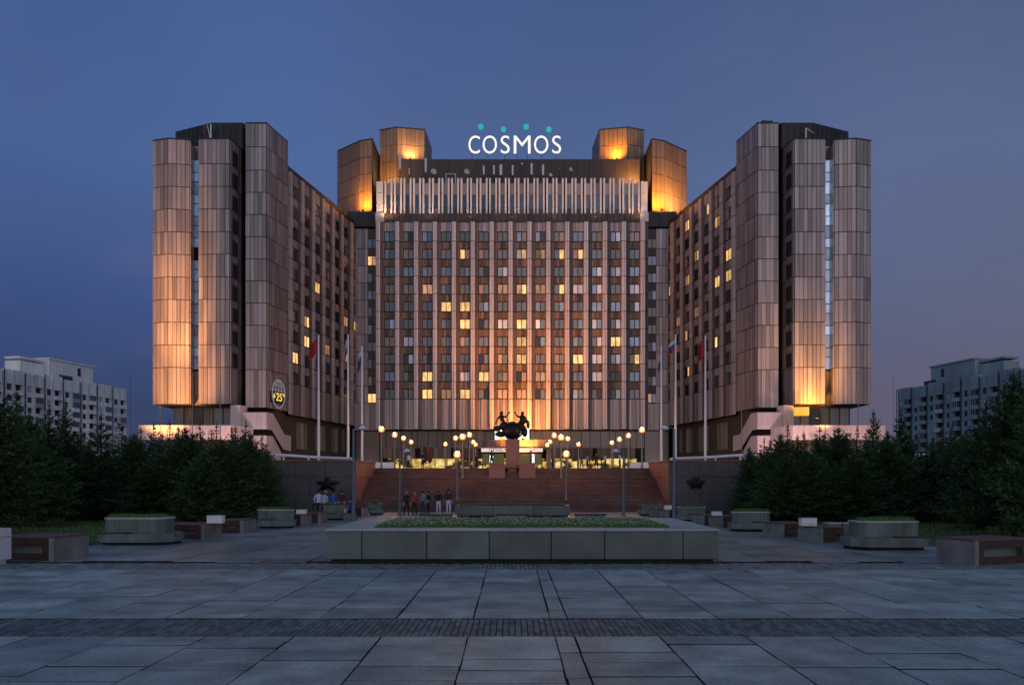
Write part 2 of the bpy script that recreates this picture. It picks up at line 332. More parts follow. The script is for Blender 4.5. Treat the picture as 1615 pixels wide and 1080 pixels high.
# ------------------------------------------------------------------ the hotel
hotel = thing('hotel_building', (0, 130, TZ), 'huge three-winged bronze-panelled hotel with many windows at the back of the square', 'hotel')
panels = []   # (screen area, builder args, mat)
def unit(P0, P1):
    d = Vector((P1[0]-P0[0], P1[1]-P0[1])); ln = d.length; return ln, d.normalized()
def face(P0, P1, zs, w, m='clad', skip=None, t=.12):
    """vertical cladding panels; P0->P1 runs so that the outward normal is (dy,-dx)"""
    ln, u = unit(P0, P1); n = max(1, round(ln/w)); ww = ln/n
    for j, (z1, z0) in enumerate(zip(zs, zs[1:])):
        for i in range(n):
            if skip and skip(i, j, i*ww, (i+1)*ww): continue
            g_ = .028
            prof = [(i*ww+g_, z0+.05), ((i+1)*ww-g_, z0+.05), ((i+1)*ww-g_, z1-.05), (i*ww+g_, z1-.05)]
            nm = Vector((u.y, -u.x)); mid = Vector(P0)+u*((i+.5)*ww); d = mid.length
            area = ww*(z1-z0)*max(0, -(nm.dot(mid))/d)/d**2
            panels.append((area, P0, P1, prof, t+R.uniform(-.012, .012), m))
zt = [48.2]+[44.9-3.03*k for k in range(10)]+[12.7]
zd = [51.3, 48.1]+[44.9-3.03*k for k in range(10)]+[12.4]
zw = [47.2]+[43.8-3.03*k for k in range(10)]+[12.0]
zm = [47.2]+[43.8-3.03*k for k in range(10)]+[11.3]
def mir(p, s): return (p[0]*-s, p[1])   # plans are written for the left side (x negative); s=-1 left, 1 right
def F(a, b, s): return (a, b) if s < 0 else ((-b[0], b[1]), (-a[0], a[1]))
def P(pts, s): return [(-p[0]*s, p[1]) if s > 0 else p for p in pts] if s > 0 else pts
for s in (-1, 1):
    side = lambda pts: pts if s < 0 else [(-x_, y_) for x_, y_ in pts]
    core = MB()
    core.prism(side([(-48.35, 101.4), (-46.1, 100.7), (-43.45, 101.1), (-44.02, 103.4), (-44.02, 118), (-48.35, 118)]), 12.7, 48.2)
    core.prism(side([(-41.95, 100.82), (-37.95, 100.8), (-37.55, 103.8), (-37.55, 118), (-41.95, 118)]), 12.7, 48.2)
    core.prism(side([(-36.35, 102.9), (-33.7, 102.9), (-32.62, 108.5), (-36.35, 108.5)]), 12.4, 51.3)
    core.prism(side([(-44.01, 103.9), (-41.96, 103.9), (-41.96, 118), (-44.01, 118)]), 12.7, 47.5)
    core.prism(side([(-32.35, 108.62), (-27.95, 131), (-27.95, 133), (-27.95, 150), (-45, 150), (-45, 118.1), (-32.9, 118.1)]), 12.0, 47.2)
    core.prism(side([(-27.9, 132.65), (-23.75, 132.65), (-23.75, 150), (-27.9, 150)]), 11.3, 47.2)
    core.build('core_wall', M['joint'], hotel)
    gap = MB(); gap.prism(side([(-37.54, 106.2), (-36.36, 106.2), (-36.36, 118), (-37.54, 118)]), 12.6, 49.5)
    for k in range(24): gap.prism(side([(-37.5, 105.9), (-36.4, 105.9), (-36.4, 106.19), (-37.5, 106.19)]), 13.2+k*1.515, 13.2+k*1.515+.5)
    gap.build('escape_stair_shaft', M['dark'], hotel)
    # block A, block C, block D
    for a, b, zs, w_ in (((-48.4, 101.3), (-46.1, 100.6), zt, .57), ((-46.1, 100.6), (-43.4, 101), zt, .56), ((-43.4, 101), (-43.95, 103.6), zt, .6),
                         ((-48.4, 118), (-48.4, 101.3), zt, .6), ((-42, 103.8), (-42, 100.72), zt, .6),
                         ((-42, 100.72), (-37.9, 100.7), zt, .585), ((-36.4, 102.8), (-33.65, 102.8), zd, .55), ((-33.65, 102.8), (-32.5, 108.5), zd, .62),
                         ((-36.4, 106.2), (-36.4, 102.8), zd, .6)):
        p, q = F(a, b, s); face(p, q, zs, w_)
    # inner side wall of block C with dark openings
    p, q = F((-37.9, 100.7), (-37.5, 103.8), s); face(p, q, zt, .62)
    for j in range(10):
        vb = MB(); pr = [(.5, 45.05-3.03*j), (1.9, 45.05-3.03*j), (1.9, 46.95-3.03*j), (.5, 46.95-3.03*j)]
        if s > 0:
            ln, _ = unit(p, q); pr = [(ln-a_, z_) for a_, z_ in pr]
        vb.slabv(p, q, pr, .1, .2); vb.build('loggia_opening', M['dkplastic'], hotel)
    # glazed stair strip
    z = 46.6; p, q = F((-43.93, 103.6), (-42.05, 103.6), s); i = 0
    for za, zb in ((46.7, 48.5), (12.7, 17.5)): MB().slabv(p, q, [(.02, za), (1.86, za), (1.86, zb), (.02, zb)], -.3, .1).build('stair_end_panel', M['clad'], hotel)
    while z > 18:
        h = 1.72 if i % 2 == 0 else 1.30
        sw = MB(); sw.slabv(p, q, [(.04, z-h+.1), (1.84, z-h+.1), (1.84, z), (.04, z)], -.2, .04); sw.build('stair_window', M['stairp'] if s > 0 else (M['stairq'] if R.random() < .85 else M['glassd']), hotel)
        z -= h; i += 1
    z = 46.6; i = 0
    while z > 18:
        h = 1.72 if i % 2 == 0 else 1.30
        MB().slabv(p, q, [(.02, z-h), (1.86, z-h), (1.86, z-h+.1), (.02, z-h+.1)], -.2, .09).build('stair_transom', M['frame'], hotel); z -= h; i += 1
    # penthouse behind the tower blocks
    pt = MB(); pts = side([(-47.8, 106.6), (-41.6, 103.9), (-37.3, 103.9), (-36.0, 106.4), (-36.0, 117), (-47.8, 117)])
    pt.prism(pts, 48.25, 51.9)
    for a, b in ((0, 1), (1, 2), (2, 3)):
        aa, bb = (pts[a], pts[b]) if s < 0 else (pts[b], pts[a])
        ln, u = unit(aa, bb); n = round(ln/.9)
        for k in range(n): pt.slabv(aa, bb, [(k*ln/n+.05, 48.3), ((k+1)*ln/n-.05, 48.3), ((k+1)*ln/n-.05, 51.95), (k*ln/n+.05, 51.95)], 0, .08)
    pt.build('penthouse', M['pent'], hotel)
    # parapet caps
    cap = MB()
    for pts, zc in (([(-48.5, 101.2), (-46.1, 100.48), (-43.3, 100.9), (-43.85, 103.9), (-48.5, 103.9)], 48.2), ([(-42.1, 100.6), (-37.8, 100.6), (-37.4, 103.8), (-42.1, 103.8)], 48.2),
                    ([(-36.5, 102.7), (-33.6, 102.68), (-32.38, 108.6), (-36.5, 108.6)], 51.3)):
        cap.prism(side(pts), zc+.002, zc+.16)
    cap.prism(side([(-32.45, 108.55), (-27.65, 131.1), (-27.8, 132.6), (-34, 132.6), (-36, 108.9)]), 47.22, 48.0)
    cap.build('parapet_cap', M['pent'], hotel)
    # wing facade
    A, B = F((-32.2, 108.5), (-27.8, 131), s); wl, wu = unit(A, B)
    ts = [.075+.157*i for i in range(6)]
    if s > 0: ts = [1-t for t in ts]
    WW = 1.85
    cents = sorted(t*wl for t in ts)
    litw = {-1: {(5, 3): 'yy', (7, 2): 'oy', (8, 2): 'yy', (9, 1): 'yy', (6, 6): 'oo', (8, 6): 'oo', (8, 4): 'oo', (2, 3): 'pd'},
            1: {(4, 1): 'yy', (5, 1): 'yy', (2, 2): 'yo', (5, 2): 'yy', (8, 2): 'yk', (1, 3): 'ky', (3, 4): 'oy', (6, 4): 'oo', (1, 5): 'oy', (4, 5): 'oy', (7, 5): 'ok', (9, 5): 'ky', (6, 6): 'oo'}}[s]
    wmats = {'y': 'lit', 'o': 'lito', 'k': 'glassd', 'd': 'glassg', 'b': 'glassb', 'l': 'glassl', 'p': 'glassp', 'c': 'litk'}
    def winmesh(code, w_, h_, dep=.16):
        key = (code, round(w_, 2), round(h_, 2))
        if key in WM: return WM[key]
        m = MB(); f = .11
        m.box(-w_/2, w_/2, 0, dep, 0, h_, 0)          # frame block
        for k, ch in enumerate(code):
            x0 = -w_/2+f if k == 0 else .075; x1 = -.075 if k == 0 else w_/2-f
            m.box(x0, x1, -.02, .05, f, h_-f, 1+k)
        m.box(-.04, .04, -.05, 0, 0, h_, 0); m.box(-w_/2, w_/2, -.05, -.001, 0, .06, 0); m.box(-w_/2, w_/2, -.05, -.001, h_-.06, h_, 0)
        WM[key] = m.mesh('window', [M['frame']]+[M[wmats[c]] for c in code]); return WM[key]
    if s < 0: WM = {}
    def place_win(P0, u, a, z, code, h_=1.72, w_=WW, off=-.02):
        nrm = Vector((u.y, -u.x)); pos = Vector(P0)+u*a+nrm*off
        inst('window', winmesh(code, w_, h_), hotel, (pos.x-0, pos.y-130, z-TZ), math.atan2(u.y, u.x))
    spans = []
    prev = 0
    for i, c in enumerate(cents):
        col = i+1 if s < 0 else 6-i
        for r in range(10):
            z0 = 43.8-3.03*r
            code = litw.get((r+1, col)) or R.choice(['kk', 'kk', 'kd', 'kk', 'kk', 'dk', 'kk', 'pk'])
            place_win(A, wu, c, z0+.03, code, off=.0)
            sp = MB()
            zt_ = z0+1.8; z1 = z0+3.03 if r else 47.2
            for k in range(3): sp.slabv(A, B, [(c-WW/2+k*WW/3+.02, zt_), (c-WW/2+(k+1)*WW/3-.02, zt_), (c-WW/2+(k+1)*WW/3-.02, z1-.05), (c-WW/2+k*WW/3+.02, z1-.05)], -.3, .02+.01*(k % 2))
            sp.build('spandrel_panel', M['clad'], hotel)
    # piers between: light front facet + angled flank with shade painted in, split per floor
    gaps = [0]+[v for c in cents for v in (c-WW/2, c+WW/2)]+[wl]
    for k in range(0, len(gaps), 2):
        a, b = gaps[k]+.03, gaps[k+1]-.03
        if b-a < .15: continue
        pm = MB(); d = Vector((wu.y, -wu.x))
        for z1, z0 in zip(zw, zw[1:]):
            wd = b-a
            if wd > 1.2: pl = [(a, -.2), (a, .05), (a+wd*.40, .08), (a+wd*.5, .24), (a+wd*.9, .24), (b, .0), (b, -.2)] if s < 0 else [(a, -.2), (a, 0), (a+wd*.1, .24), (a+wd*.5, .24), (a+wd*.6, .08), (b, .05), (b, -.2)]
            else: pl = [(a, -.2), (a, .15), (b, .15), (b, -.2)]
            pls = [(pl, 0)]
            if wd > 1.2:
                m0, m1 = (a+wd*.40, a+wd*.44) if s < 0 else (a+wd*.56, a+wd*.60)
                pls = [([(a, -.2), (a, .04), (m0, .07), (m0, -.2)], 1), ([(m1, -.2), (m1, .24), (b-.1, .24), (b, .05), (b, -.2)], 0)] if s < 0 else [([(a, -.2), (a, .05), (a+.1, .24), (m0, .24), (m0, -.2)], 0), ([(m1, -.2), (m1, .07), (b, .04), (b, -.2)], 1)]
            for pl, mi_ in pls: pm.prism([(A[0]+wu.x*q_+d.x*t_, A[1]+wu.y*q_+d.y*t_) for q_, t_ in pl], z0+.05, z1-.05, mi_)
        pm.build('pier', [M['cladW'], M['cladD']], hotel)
    # fluted lower band below the windows of the wing
    fl = MB(); a = .0; k = 0
    for c in cents:
        for k in range(4):
            u0 = c-WW/2+k*WW/4; fl.slabv(A, B, [(u0+.02, 12.0), (u0+WW/4-.02, 12.0), (u0+WW/4-.02, 16.5), (u0+.02, 16.5)], -.3, [.02, .18, .05, .12][k])
    fl.build('fluted_panel', M['clad'], hotel, kind='stuff')
    # return facet and corner strip beside the main front
    p, q = F((-27.8, 131.05), (-27.75, 132.5), s); face(p, q, zw, .7)
    ln, u = unit(p, q)
    for r in range(10): place_win(p, u, ln*.5, 43.85-3.03*r, {(-1, 5): 'yy', (1, 3): 'ky'}.get((s, r), 'kk'), w_=.9, off=.14)
    p, q = F((-27.75, 132.5), (-23.7, 132.5), s)
    ln, u = unit(p, q); wc = 3.02 if s < 0 else ln-3.02
    zc = [46.9]+[43.35-3.03*k for k in range(10)]+[11.3]
    face(p, q, zc, .62, skip=lambda i, j, a, b: (abs((a+b)/2-wc) < .95 and j < 11))
    codes = {-1: ['bd', 'yo', 'bk', 'bd', 'dk', 'bk', 'dd', 'dk', 'pk', 'yy'], 1: ['pp', 'bb', 'db', 'kb', 'dd', 'dd', 'kb', 'dd', 'kb', 'ob']}[s]
    for r in range(10):
        place_win(p, u, wc, 43.38-3.03*r, codes[r], w_=1.55, off=.0)
        sp = MB(); z0 = 43.38-3.03*r+1.75
        z1 = z0+1.25 if r else 46.85
        sp.slabv(p, q, [(wc-.9, z0), (wc+.9, z0), (wc+.9, z1), (wc-.9, z1)], -.2, .05); sp.build('spandrel_panel', M['frieze'], hotel)
    lp = MB()
    for k in range(3): lp.slabv(p, q, [(wc-.9+k*.6+.02, 11.35), (wc-.9+(k+1)*.6-.02, 11.35), (wc-.9+(k+1)*.6-.02, 16.0), (wc-.9+k*.6+.02, 16.0)], -.2, .1)
    lp.build('fluted_panel', M['clad'], hotel, kind='stuff')
    fr = MB(); fr.prism(side([(-29, 131.9), (-23.75, 131.9), (-23.75, 150), (-29, 150)]), 47.25, 49.6)
    pp, qq = F((-29, 131.9), (-23.75, 131.9), s)
    for k in range(9): fr.slabv(pp, qq, [(k*.583+.03, 47.0), ((k+1)*.583-.03, 47.0), ((k+1)*.583-.03, 49.7), (k*.583+.03, 49.7)], 0, .07)
    fr.build('side_frieze', M['pent'], hotel)
    # roof towers
    zr = [62.4-3.0*k for k in range(4)]+[49.7]
    c1 = MB(); c1.prism(side([(-31.75, 137.2), (-26.9, 132.95), (-24.75, 132.1), (-24.75, 146), (-31.75, 146)]), 49.65, 62.4); c1.build('roof_tower_core', M['joint'], hotel)
    for a, b in (((-31.8, 146), (-31.8, 137)), ((-31.8, 137), (-26.9, 132.8)), ((-26.9, 132.8), (-24.6, 132))):
        p, q = F(a, b, s); face(p, q, zr, .8, 'cladR')
    zr2 = [66.8, 63.8, 60.8, 57.8, 53.2]
    c2 = MB(); c2.prism(side([(-24.3, 138.4), (-21, 137.15), (-16.1, 138.1), (-15.7, 146), (-24.3, 146)]), 53.2, 66.8); c2.prism(side([(-24.7, 139.3), (-24.35, 139.3), (-24.35, 146), (-24.7, 146)]), 49.7, 62); c2.build('roof_tower_core', M['joint'], hotel)
    for a, b in (((-24.3, 138.2), (-21, 137)), ((-21, 137), (-16.1, 138)), ((-16.1, 138), (-15.7, 146))):
        p, q = F(a, b, s); face(p, q, zr2, .78, 'cladR')
    tc_ = MB(); tc_.prism(side([(-31.9, 136.9), (-26.95, 132.7), (-24.5, 131.9), (-24.5, 146), (-31.9, 146)]), 62.41, 62.6); tc_.prism(side([(-24.4, 138.1), (-21, 136.9), (-16, 137.9), (-15.6, 146), (-24.4, 146)]), 66.81, 67.0); tc_.build('parapet_cap', M['pent'], hotel)
    # --- lower storeys of tower and wing
    lo = MB(); lo.prism(side([(-46.6, 103.4), (-38.3, 103.4), (-38.3, 116), (-46.6, 116)]), TZ, 12.68, 0)
    lo.prism(side([(-36.3, 105.5), (-33.4, 105.5), (-32.8, 108.9), (-36.3, 116)]), TZ, 12.38, 0)
    lo.prism(side([(-33.0, 109.3), (-28.7, 132.4), (-28.7, 140), (-44, 140), (-44, 117)]), TZ, 11.98, 0)
    lo.build('lower_wall', M['frieze'], hotel)
    p, q = F((-46.6, 103.35), (-38.3, 103.35), s)
    ln, u = unit(p, q)
    for k in range(6):
        b_ = MB(); a0 = .15+k*1.35; b_.slabv(p, q, [(a0, 9.9), (a0+1.15, 9.9), (a0+1.15, 12.4), (a0, 12.4)], -.2, .03)
        b_.build('lower_window', M[['glassg', 'roomcurt', 'glassd', 'roomcurt', 'glassg', 'glassg'][k]], hotel)
    A2, B2 = F((-32.92, 109.3), (-28.62, 132.4), s); ln, u = unit(A2, B2)
    for (t0, n_) in ((.14, 3), (.42, 3), (.68, 2), (.86, 1)):
        for k in range(n_):
            a0 = (t0*ln+k*1.2) if s < 0 else (ln-t0*ln-k*1.2-1.0)
            b_ = MB(); b_.slabv(A2, B2, [(a0, 7.2), (a0+1.0, 7.2), (a0+1.0, 11.2), (a0, 11.2)], -.2, .05); b_.build('lower_window', M['roomcurt'] if k != 1 else M['glassp'], hotel)
    # pink balcony deck in front of the tower base
    dk = MB(); p, q = F((-48.3, 97.0), (-36.3, 97.0), s)
    n_ = 16; L_, u = unit(p, q)
    for k in range(n_):
        za, zb = 7.75, 9.6
        dk.slabv(p, q, [(k*L_/n_+.015, za+(.5 if k in (0,) and s < 0 or k == n_-1 and s > 0 else 0)*0), ((k+1)*L_/n_-.015, za), ((k+1)*L_/n_-.015, zb), (k*L_/n_+.015, zb)], -.2, 0)
    dk.prism(side([(-48.2, 97.21), (-36.4, 97.21), (-35.2, 101), (-35.2, 104), (-48.2, 104)]), 7.8, 8.2)
    p2, q2 = F((-36.25, 97.05), (-35.0, 101.5), s); L2, _ = unit(p2, q2)
    for k in range(6): dk.slabv(p2, q2, [(k*L2/6+.015, 7.75), ((k+1)*L2/6-.015, 7.75), ((k+1)*L2/6-.015, 9.6), (k*L2/6+.015, 9.6)], -.15, 0)
    dk.prism(side([(-48.3, 97.1), (-48.1, 97.1), (-48.1, 103.9), (-48.3, 103.9)]), 7.75, 9.6)
    dk.build('balcony', M['pinkm'], hotel)
    pil = MB(); pil.prism(side([(-38.0, 101.2), (-36.6, 101.0), (-36.2, 102.6), (-37.8, 102.8)]), 9.62, 12.6); pil.build('pale_pillar', M['pinkm'], hotel)
    un = MB(); un.prism(side([(-46, 99), (-37, 99), (-37, 103.3), (-46, 103.3)]), TZ, 7.79); un.build('podium_wall', M['frieze'], hotel)
    # escape stair parapets wrapped round block D
    for zoff, full in ((0, 1), (-3.15, 1)):
        a, b = F((-37.2, 101.6), (-33.3, 101.6), s); sb_ = MB(); L3, _ = unit(a, b)
        for k in range(6): sb_.slabv(a, b, [(k*L3/6+.01, 9.4+zoff), ((k+1)*L3/6-.01, 9.4+zoff), ((k+1)*L3/6-.01, 11.7+zoff), (k*L3/6+.01, 11.7+zoff)], -.15, .0)
        a, b = F((-33.25, 101.7), (-32.0, 108.6), s); L4, _ = unit(a, b)
        pr = [(0, 9.4+zoff), (1.6, 9.4+zoff), (4.9, 6.9+zoff), (L4, 6.7+zoff), (L4, 8.9+zoff), (5.0, 9.0+zoff), (1.7, 11.7+zoff), (0, 11.7+zoff)]
        if zoff < -1: pr = [(0, 9.4+zoff), (1.6, 9.4+zoff), (4.0, 7.7+zoff), (4.0, 9.7+zoff), (1.7, 11.7+zoff), (0, 11.7+zoff)]
        if s > 0: pr = [(L4-x_, z_) for x_, z_ in pr][::-1]
        # split concave outline into quads
        m_ = len(pr)//2
        P_ = pr if s < 0 else pr[::-1]
        for k in range(m_-1):
            quad = [P_[k], P_[k+1], P_[m_*2-2-k], P_[m_*2-1-k]]
            if s > 0: quad = quad[::-1]
            sb_.slabv(a, b, quad, -.12, .0)
        sb_.build('stair_parapet', M['pinkm'], hotel)

# ---- main front
core = MB(); core.box(-23.6, 23.6, 130.45, 150, 11.3, 47.2); core.box(-23.55, 23.55, 133, 150, TZ, 11.29); core.box(-28, -23.56, 133.6, 150, TZ, 11.28); core.box(23.56, 28, 133.6, 150, TZ, 11.28); core.build('main_wall', M['joint'], hotel)
codes = ["bd dk bd dd dd dd dd bp bk dp bb dc bl pp", "bd pp dd dd yp pd dd ly co dy py dd dd dd", "dd bb bp bb db dk bl dd dd dd dd bl bl bb",
         "pp pp oo bd cd pd oo oy oo dy ll bl dd ll", "dd dd dd yy yy db dd dd bd db dd bb bb kl", "dl dd dd bd yy kd ll yy ld dd db lb dl bb",
         "pp ll dd dd ob dd dd yy kb dd bd dl yy bb", "dd kl dk dd dd kd pd yy dd pd yy ll bl cy", "bb dk yy dd ll yy dp kp oo dd dd ll kk bb",
         "dd dd yy oo yy dk pp pp kd dd bd dk kb dd"]
BP = 3.27; WW = 1.80
cx = [wx(614.7+29.75*i, 130) for i in range(14)]
for i, c in enumerate(cx):
    for r in range(10):
        z0 = 43.8-3.03*r
        inst('window', winmesh(codes[r].split()[i], WW, 1.74), hotel, (c, 130.22-130, z0+.04-TZ))
        sp = MB(); z1 = z0+3.03 if r else 47.2
        for k in range(4): sp.box(c-WW/2+k*WW/4+.02, c-WW/2+(k+1)*WW/4-.02, 130.16-.03*(k % 2), 130.5, z0+1.84, z1-.04)
        sp.build('spandrel_panel', M['brown'] if r else M['clad'], hotel)
ed = [-23.65]+[v for c in cx for v in (c-WW/2, c+WW/2)]+[23.65]
for k in range(0, len(ed), 2):
    a, b = ed[k]+.03, ed[k+1]-.03; wd = b-a; pm = MB()
    for z1, z0 in zip(zm, zm[1:]):
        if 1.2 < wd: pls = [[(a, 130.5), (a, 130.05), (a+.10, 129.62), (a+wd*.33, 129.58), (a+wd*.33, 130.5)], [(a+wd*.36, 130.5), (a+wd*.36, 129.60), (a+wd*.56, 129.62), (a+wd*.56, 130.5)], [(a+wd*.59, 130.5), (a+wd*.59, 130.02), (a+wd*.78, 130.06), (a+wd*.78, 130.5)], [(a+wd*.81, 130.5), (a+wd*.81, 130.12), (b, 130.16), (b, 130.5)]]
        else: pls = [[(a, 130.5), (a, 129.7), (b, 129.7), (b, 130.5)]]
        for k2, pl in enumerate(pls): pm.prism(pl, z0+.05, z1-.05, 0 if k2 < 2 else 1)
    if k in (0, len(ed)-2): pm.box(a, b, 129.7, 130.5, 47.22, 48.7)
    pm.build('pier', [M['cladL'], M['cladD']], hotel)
fl = MB()
for c in cx:
    for k in range(4): fl.box(c-WW/2+k*WW/4+.02, c-WW/2+(k+1)*WW/4-.02, [130.2, 129.95, 130.1, 130.25][k], 130.5, 11.3, 16.5)
fl.build('fluted_panel', M['clad'], hotel, kind='stuff')
fz = MB(); n = 46
for k in range(n): fz.box(-22.5+k*45/n+.03, -22.5+(k+1)*45/n-.03, 130.25, 130.6, 47.25, 48.75)
fz.box(-23.6, 23.6, 130.62, 150, 47.22, 48.8); fz.build('frieze', M['frieze'], hotel)
up = MB(); up.box(-23.5, 23.5, 131.3, 150, 48.82, 54.4); up.build('upper_storey_wall', M['finred'], hotel)
for k in range(27):
    xc = wx(613.2+15.0*k, 131)
    pn = MB(); pn.box(xc-.5, xc+.5, 131.0, 131.28, 52.3, 54.3); pn.build('upper_panel', M['clad'], hotel)
    wn_ = MB(); wn_.box(xc-.5, xc+.5, 131.1, 131.28, 49.9, 52.28); wn_.build('upper_window', M['glassu'], hotel)
    sl = MB(); sl.box(xc-.5, xc+.5, 131.0, 131.28, 48.85, 49.88); sl.build('upper_sill_panel', M['brown'], hotel)
for k in range(28):
    xc = wx(605.7+15.0*k, 130.6)
    for dx in (-.29, .29):
        f = MB(); top = 55.0 if 0 < k < 27 else 54.5
        for za, zb in ((48.85, 49.85), (49.9, 52.4), (52.45, top)): f.box(xc+dx-.15, xc+dx+.15, 130.45, 131.28, za, zb)
        f.build('fin', M['fin'], hotel)
for s in (-1, 1):
    b = MB()
    for za, zb in ((48.85, 50.3), (50.35, 52.4), (52.45, 54.35)): b.box(s*23.0-.55, s*23.0+.55, 130.3, 131.29, za, zb)
    b.build('end_block', M['fin'], hotel)
pb = MB(); pb.box(-20.6, 23.2, 136.2, 146, 54.4, 60.6)
for k in range(19): pb.box(-20.6+k*43.8/19+.04, -20.6+(k+1)*43.8/19-.04, 136.1, 136.2, 54.5, 60.7)
pb.build('parapet_box', M['frieze'], hotel)
# ---- ground storey of the main front
gs = MB()
xx = -23.4
while xx < 23.3:
    wdt = R.choice([1.1, 1.5, 1.9]); gs.box(xx+.04, min(xx+wdt, 23.4)-.04, 132.7, 133.0, 8.2, 11.2); xx += wdt
gs.build('upper_lobby_glazing', M['glassgreen'], hotel)
for s in (-1, 1):
    o_ = MB(); o_.box(min(s*23.6, s*27.8), max(s*23.6, s*27.8), 133.3, 133.59, TZ, 11.2); o_.build('side_glazing', M['glassgreen'], hotel)
lb = MB(); lb.box(-22, 22, 132.75, 132.98, TZ+.02, 6.3); lb.build('lit_lobby', M['lobby'], hotel)
for a, b in ((605, 655), (664, 712), (715, 762), (866, 935), (942, 1002)):
    cb = MB(); x0, x1 = wx(a, 131), wx(b, 131); n = max(3, int((x1-x0)/.7))
    for k in range(n): cb.box(x0+(x1-x0)*k/n+.02, x0+(x1-x0)*(k+1)/n-.02, 130.8+.05*(k % 2), 132.7, 6.35, 8.15)
    cb.build('canopy_band', M['brown'], hotel)
for k in range(22):
    x_ = -22+k*2.1
    mm = MB(); mm.box(x_-.08, x_+.08, 132.5, 132.74, TZ+.02, 6.3); mm.build('lobby_mullion', M['frame'], hotel)
# entrance canopy with screen and sign
en = MB()
for k in range(18): en.box(-6.3+k*.7+.02, -6.3+(k+1)*.7-.02, 122, 122.15, 7.75, 9.1)
en.box(-6.3, 6.3, 122.16, 132.4, 7.8, 9.05); en.build('entrance_canopy', M['brown'], hotel)
for x_ in (-6.0, 6.0):
    c_ = MB(); c_.box(x_-.35, x_+.35, 122.6, 123.3, TZ, 7.79); c_.build('canopy_column', M['redstone'], hotel)
sc = MB(); sc.box(-2.95, 2.95, 129.4, 129.55, 9.3, 11.6); scr = sc.build('led_screen', M['screen'], hotel)
yel, tea = emat('yellow_picture', (.8, .75, .15), 1.), emat('teal_picture', (.1, .5, .6), 1.)
for xa, xb, zb, m_ in ((-2.3, -1.2, 9.9, yel), (1.4, 2.4, 9.9, yel), (-.9, .9, 9.8, tea)): MB().box(xa, xb, 129.34, 129.39, 9.35, zb).build('screen_picture', m_, scr)
sgn = MB(); sgn.box(-5.0, 5.0, 121.8, 121.98, 7.1, 7.7); sg = sgn.build('lit_sign', emat('sign_board', (1, .75, .72), .8), hotel)
def text(name, body, size, ext, mats, loc, rot, parent, sx_=1, align='CENTER'):
    cu = bpy.data.curves.new(name, 'FONT'); cu.body = body; cu.size = size; cu.extrude = ext; cu.align_x = align; cu.align_y = 'CENTER'
    o = bpy.data.objects.new(name, cu); C.objects.link(o); bpy.context.view_layer.update()
    me = bpy.data.meshes.new_from_object(o.evaluated_get(bpy.context.evaluated_depsgraph_get())); bpy.data.objects.remove(o)
    me.name = name; me.materials.clear(); me.materials.append(mats)
    o = bpy.data.objects.new(name, me); C.objects.link(o); o.scale = (sx_, 1, 1)
    pl = parent_loc(parent) if parent else Vector((0, 0, 0)); o.location = Vector(loc)-pl; o.rotation_euler = rot; o.parent = parent; return o
text('sign_lettering', 'ПРИБАЛТИЙСКАЯ', .62, .01, mat('sign_letter', (.12, .03, .05), .6), (0, 121.78, 7.4), (math.pi/2, 0, 0), sg, 1.35)
geg = mat('green_entrance_glass', (.06, .08, .02), .3, emis=(.20, .24, .05), estr=.12)
for q in (-1, 1):
    for xa, xb, y0, y1, za, zb, m_, nm in ((1.3, 4.9, 124, 124.3, 5.1, 6.9, geg, 'entrance_glazing'), (1.4, 4.3, 123.9, 123.99, 4.4, 5.0, M['lobby'], 'lit_transom'), (3.1, 3.7, 123.9, 123.99, 5.4, 6.8, M['screen'], 'lit_poster')):
        xa, xb = sorted((xa*q, xb*q)); MB().box(xa, xb, y0, y1, za, zb).build(nm, m_, hotel)
# tower emblem with the temperature display, left wing
Aem, Bem = (-33.65, 102.8), (-32.5, 108.5); L5, u5 = unit(Aem, Bem); n5 = Vector((u5.y, -u5.x))
def emp(a, z, t=.35): v = Vector(Aem)+u5*a+n5*t; return (v.x, v.y, z)
em = MB(); zc = 14.6
ring = [emp(2.7+1.75*math.cos(t*math.pi/16), zc+1.95*math.sin(t*math.pi/16)) for t in range(33)]
em.tube(ring, .09, 6)
for kx in (-.9, 0, .9): em.tube([emp(2.7+kx*math.cos(t), zc+1.9*math.sin(t)) for t in [j*math.pi/10 for j in range(0, 11)]], .05, 5)
em.tube([emp(1.2, zc+1.2), emp(4.2, zc+1.2)], .05, 5); em.tube([emp(1, zc+.5), emp(4.4, zc+.5)], .05, 5)
emo = em.build('globe_emblem', emat('emblem_tube', (.75, .75, .8), .22), hotel)
pn = MB(); pn.slabv(Aem, Bem, [(.7, zc-1.35), (4.6, zc-1.35), (4.6, zc+.3), (.7, zc+.3)], .2, .3); pno = pn.build('display_board', M['dark'], hotel)
v = Vector(Aem)+u5*2.65+n5*.36
text('display_digits', '+25°', 1.55, .02, M['gold'], (v.x, v.y, zc-.5), (math.pi/2, 0, math.atan2(u5.y, u5.x)), pno, 1.15)
# yellow lit box under the right tower and a roof unit
yb = MB(); p, q = (37.2, 98.6), (39.0, 98.4); yb.slabv(p, q, [(0, 11.0), (1.8, 11.0), (1.8, 12.1), (0, 12.1)], -.6, 0); yb.build('lit_box', emat('yellow_lit_box', (1, .52, .03), .95), hotel)
ru = MB(); ru.box(34.6, 36.2, 104, 106.5, 51.5, 52.3); ru.box(34.9, 35.3, 104.5, 105, 52.3, 52.6); ru.build('roof_unit', M['pent'], hotel)
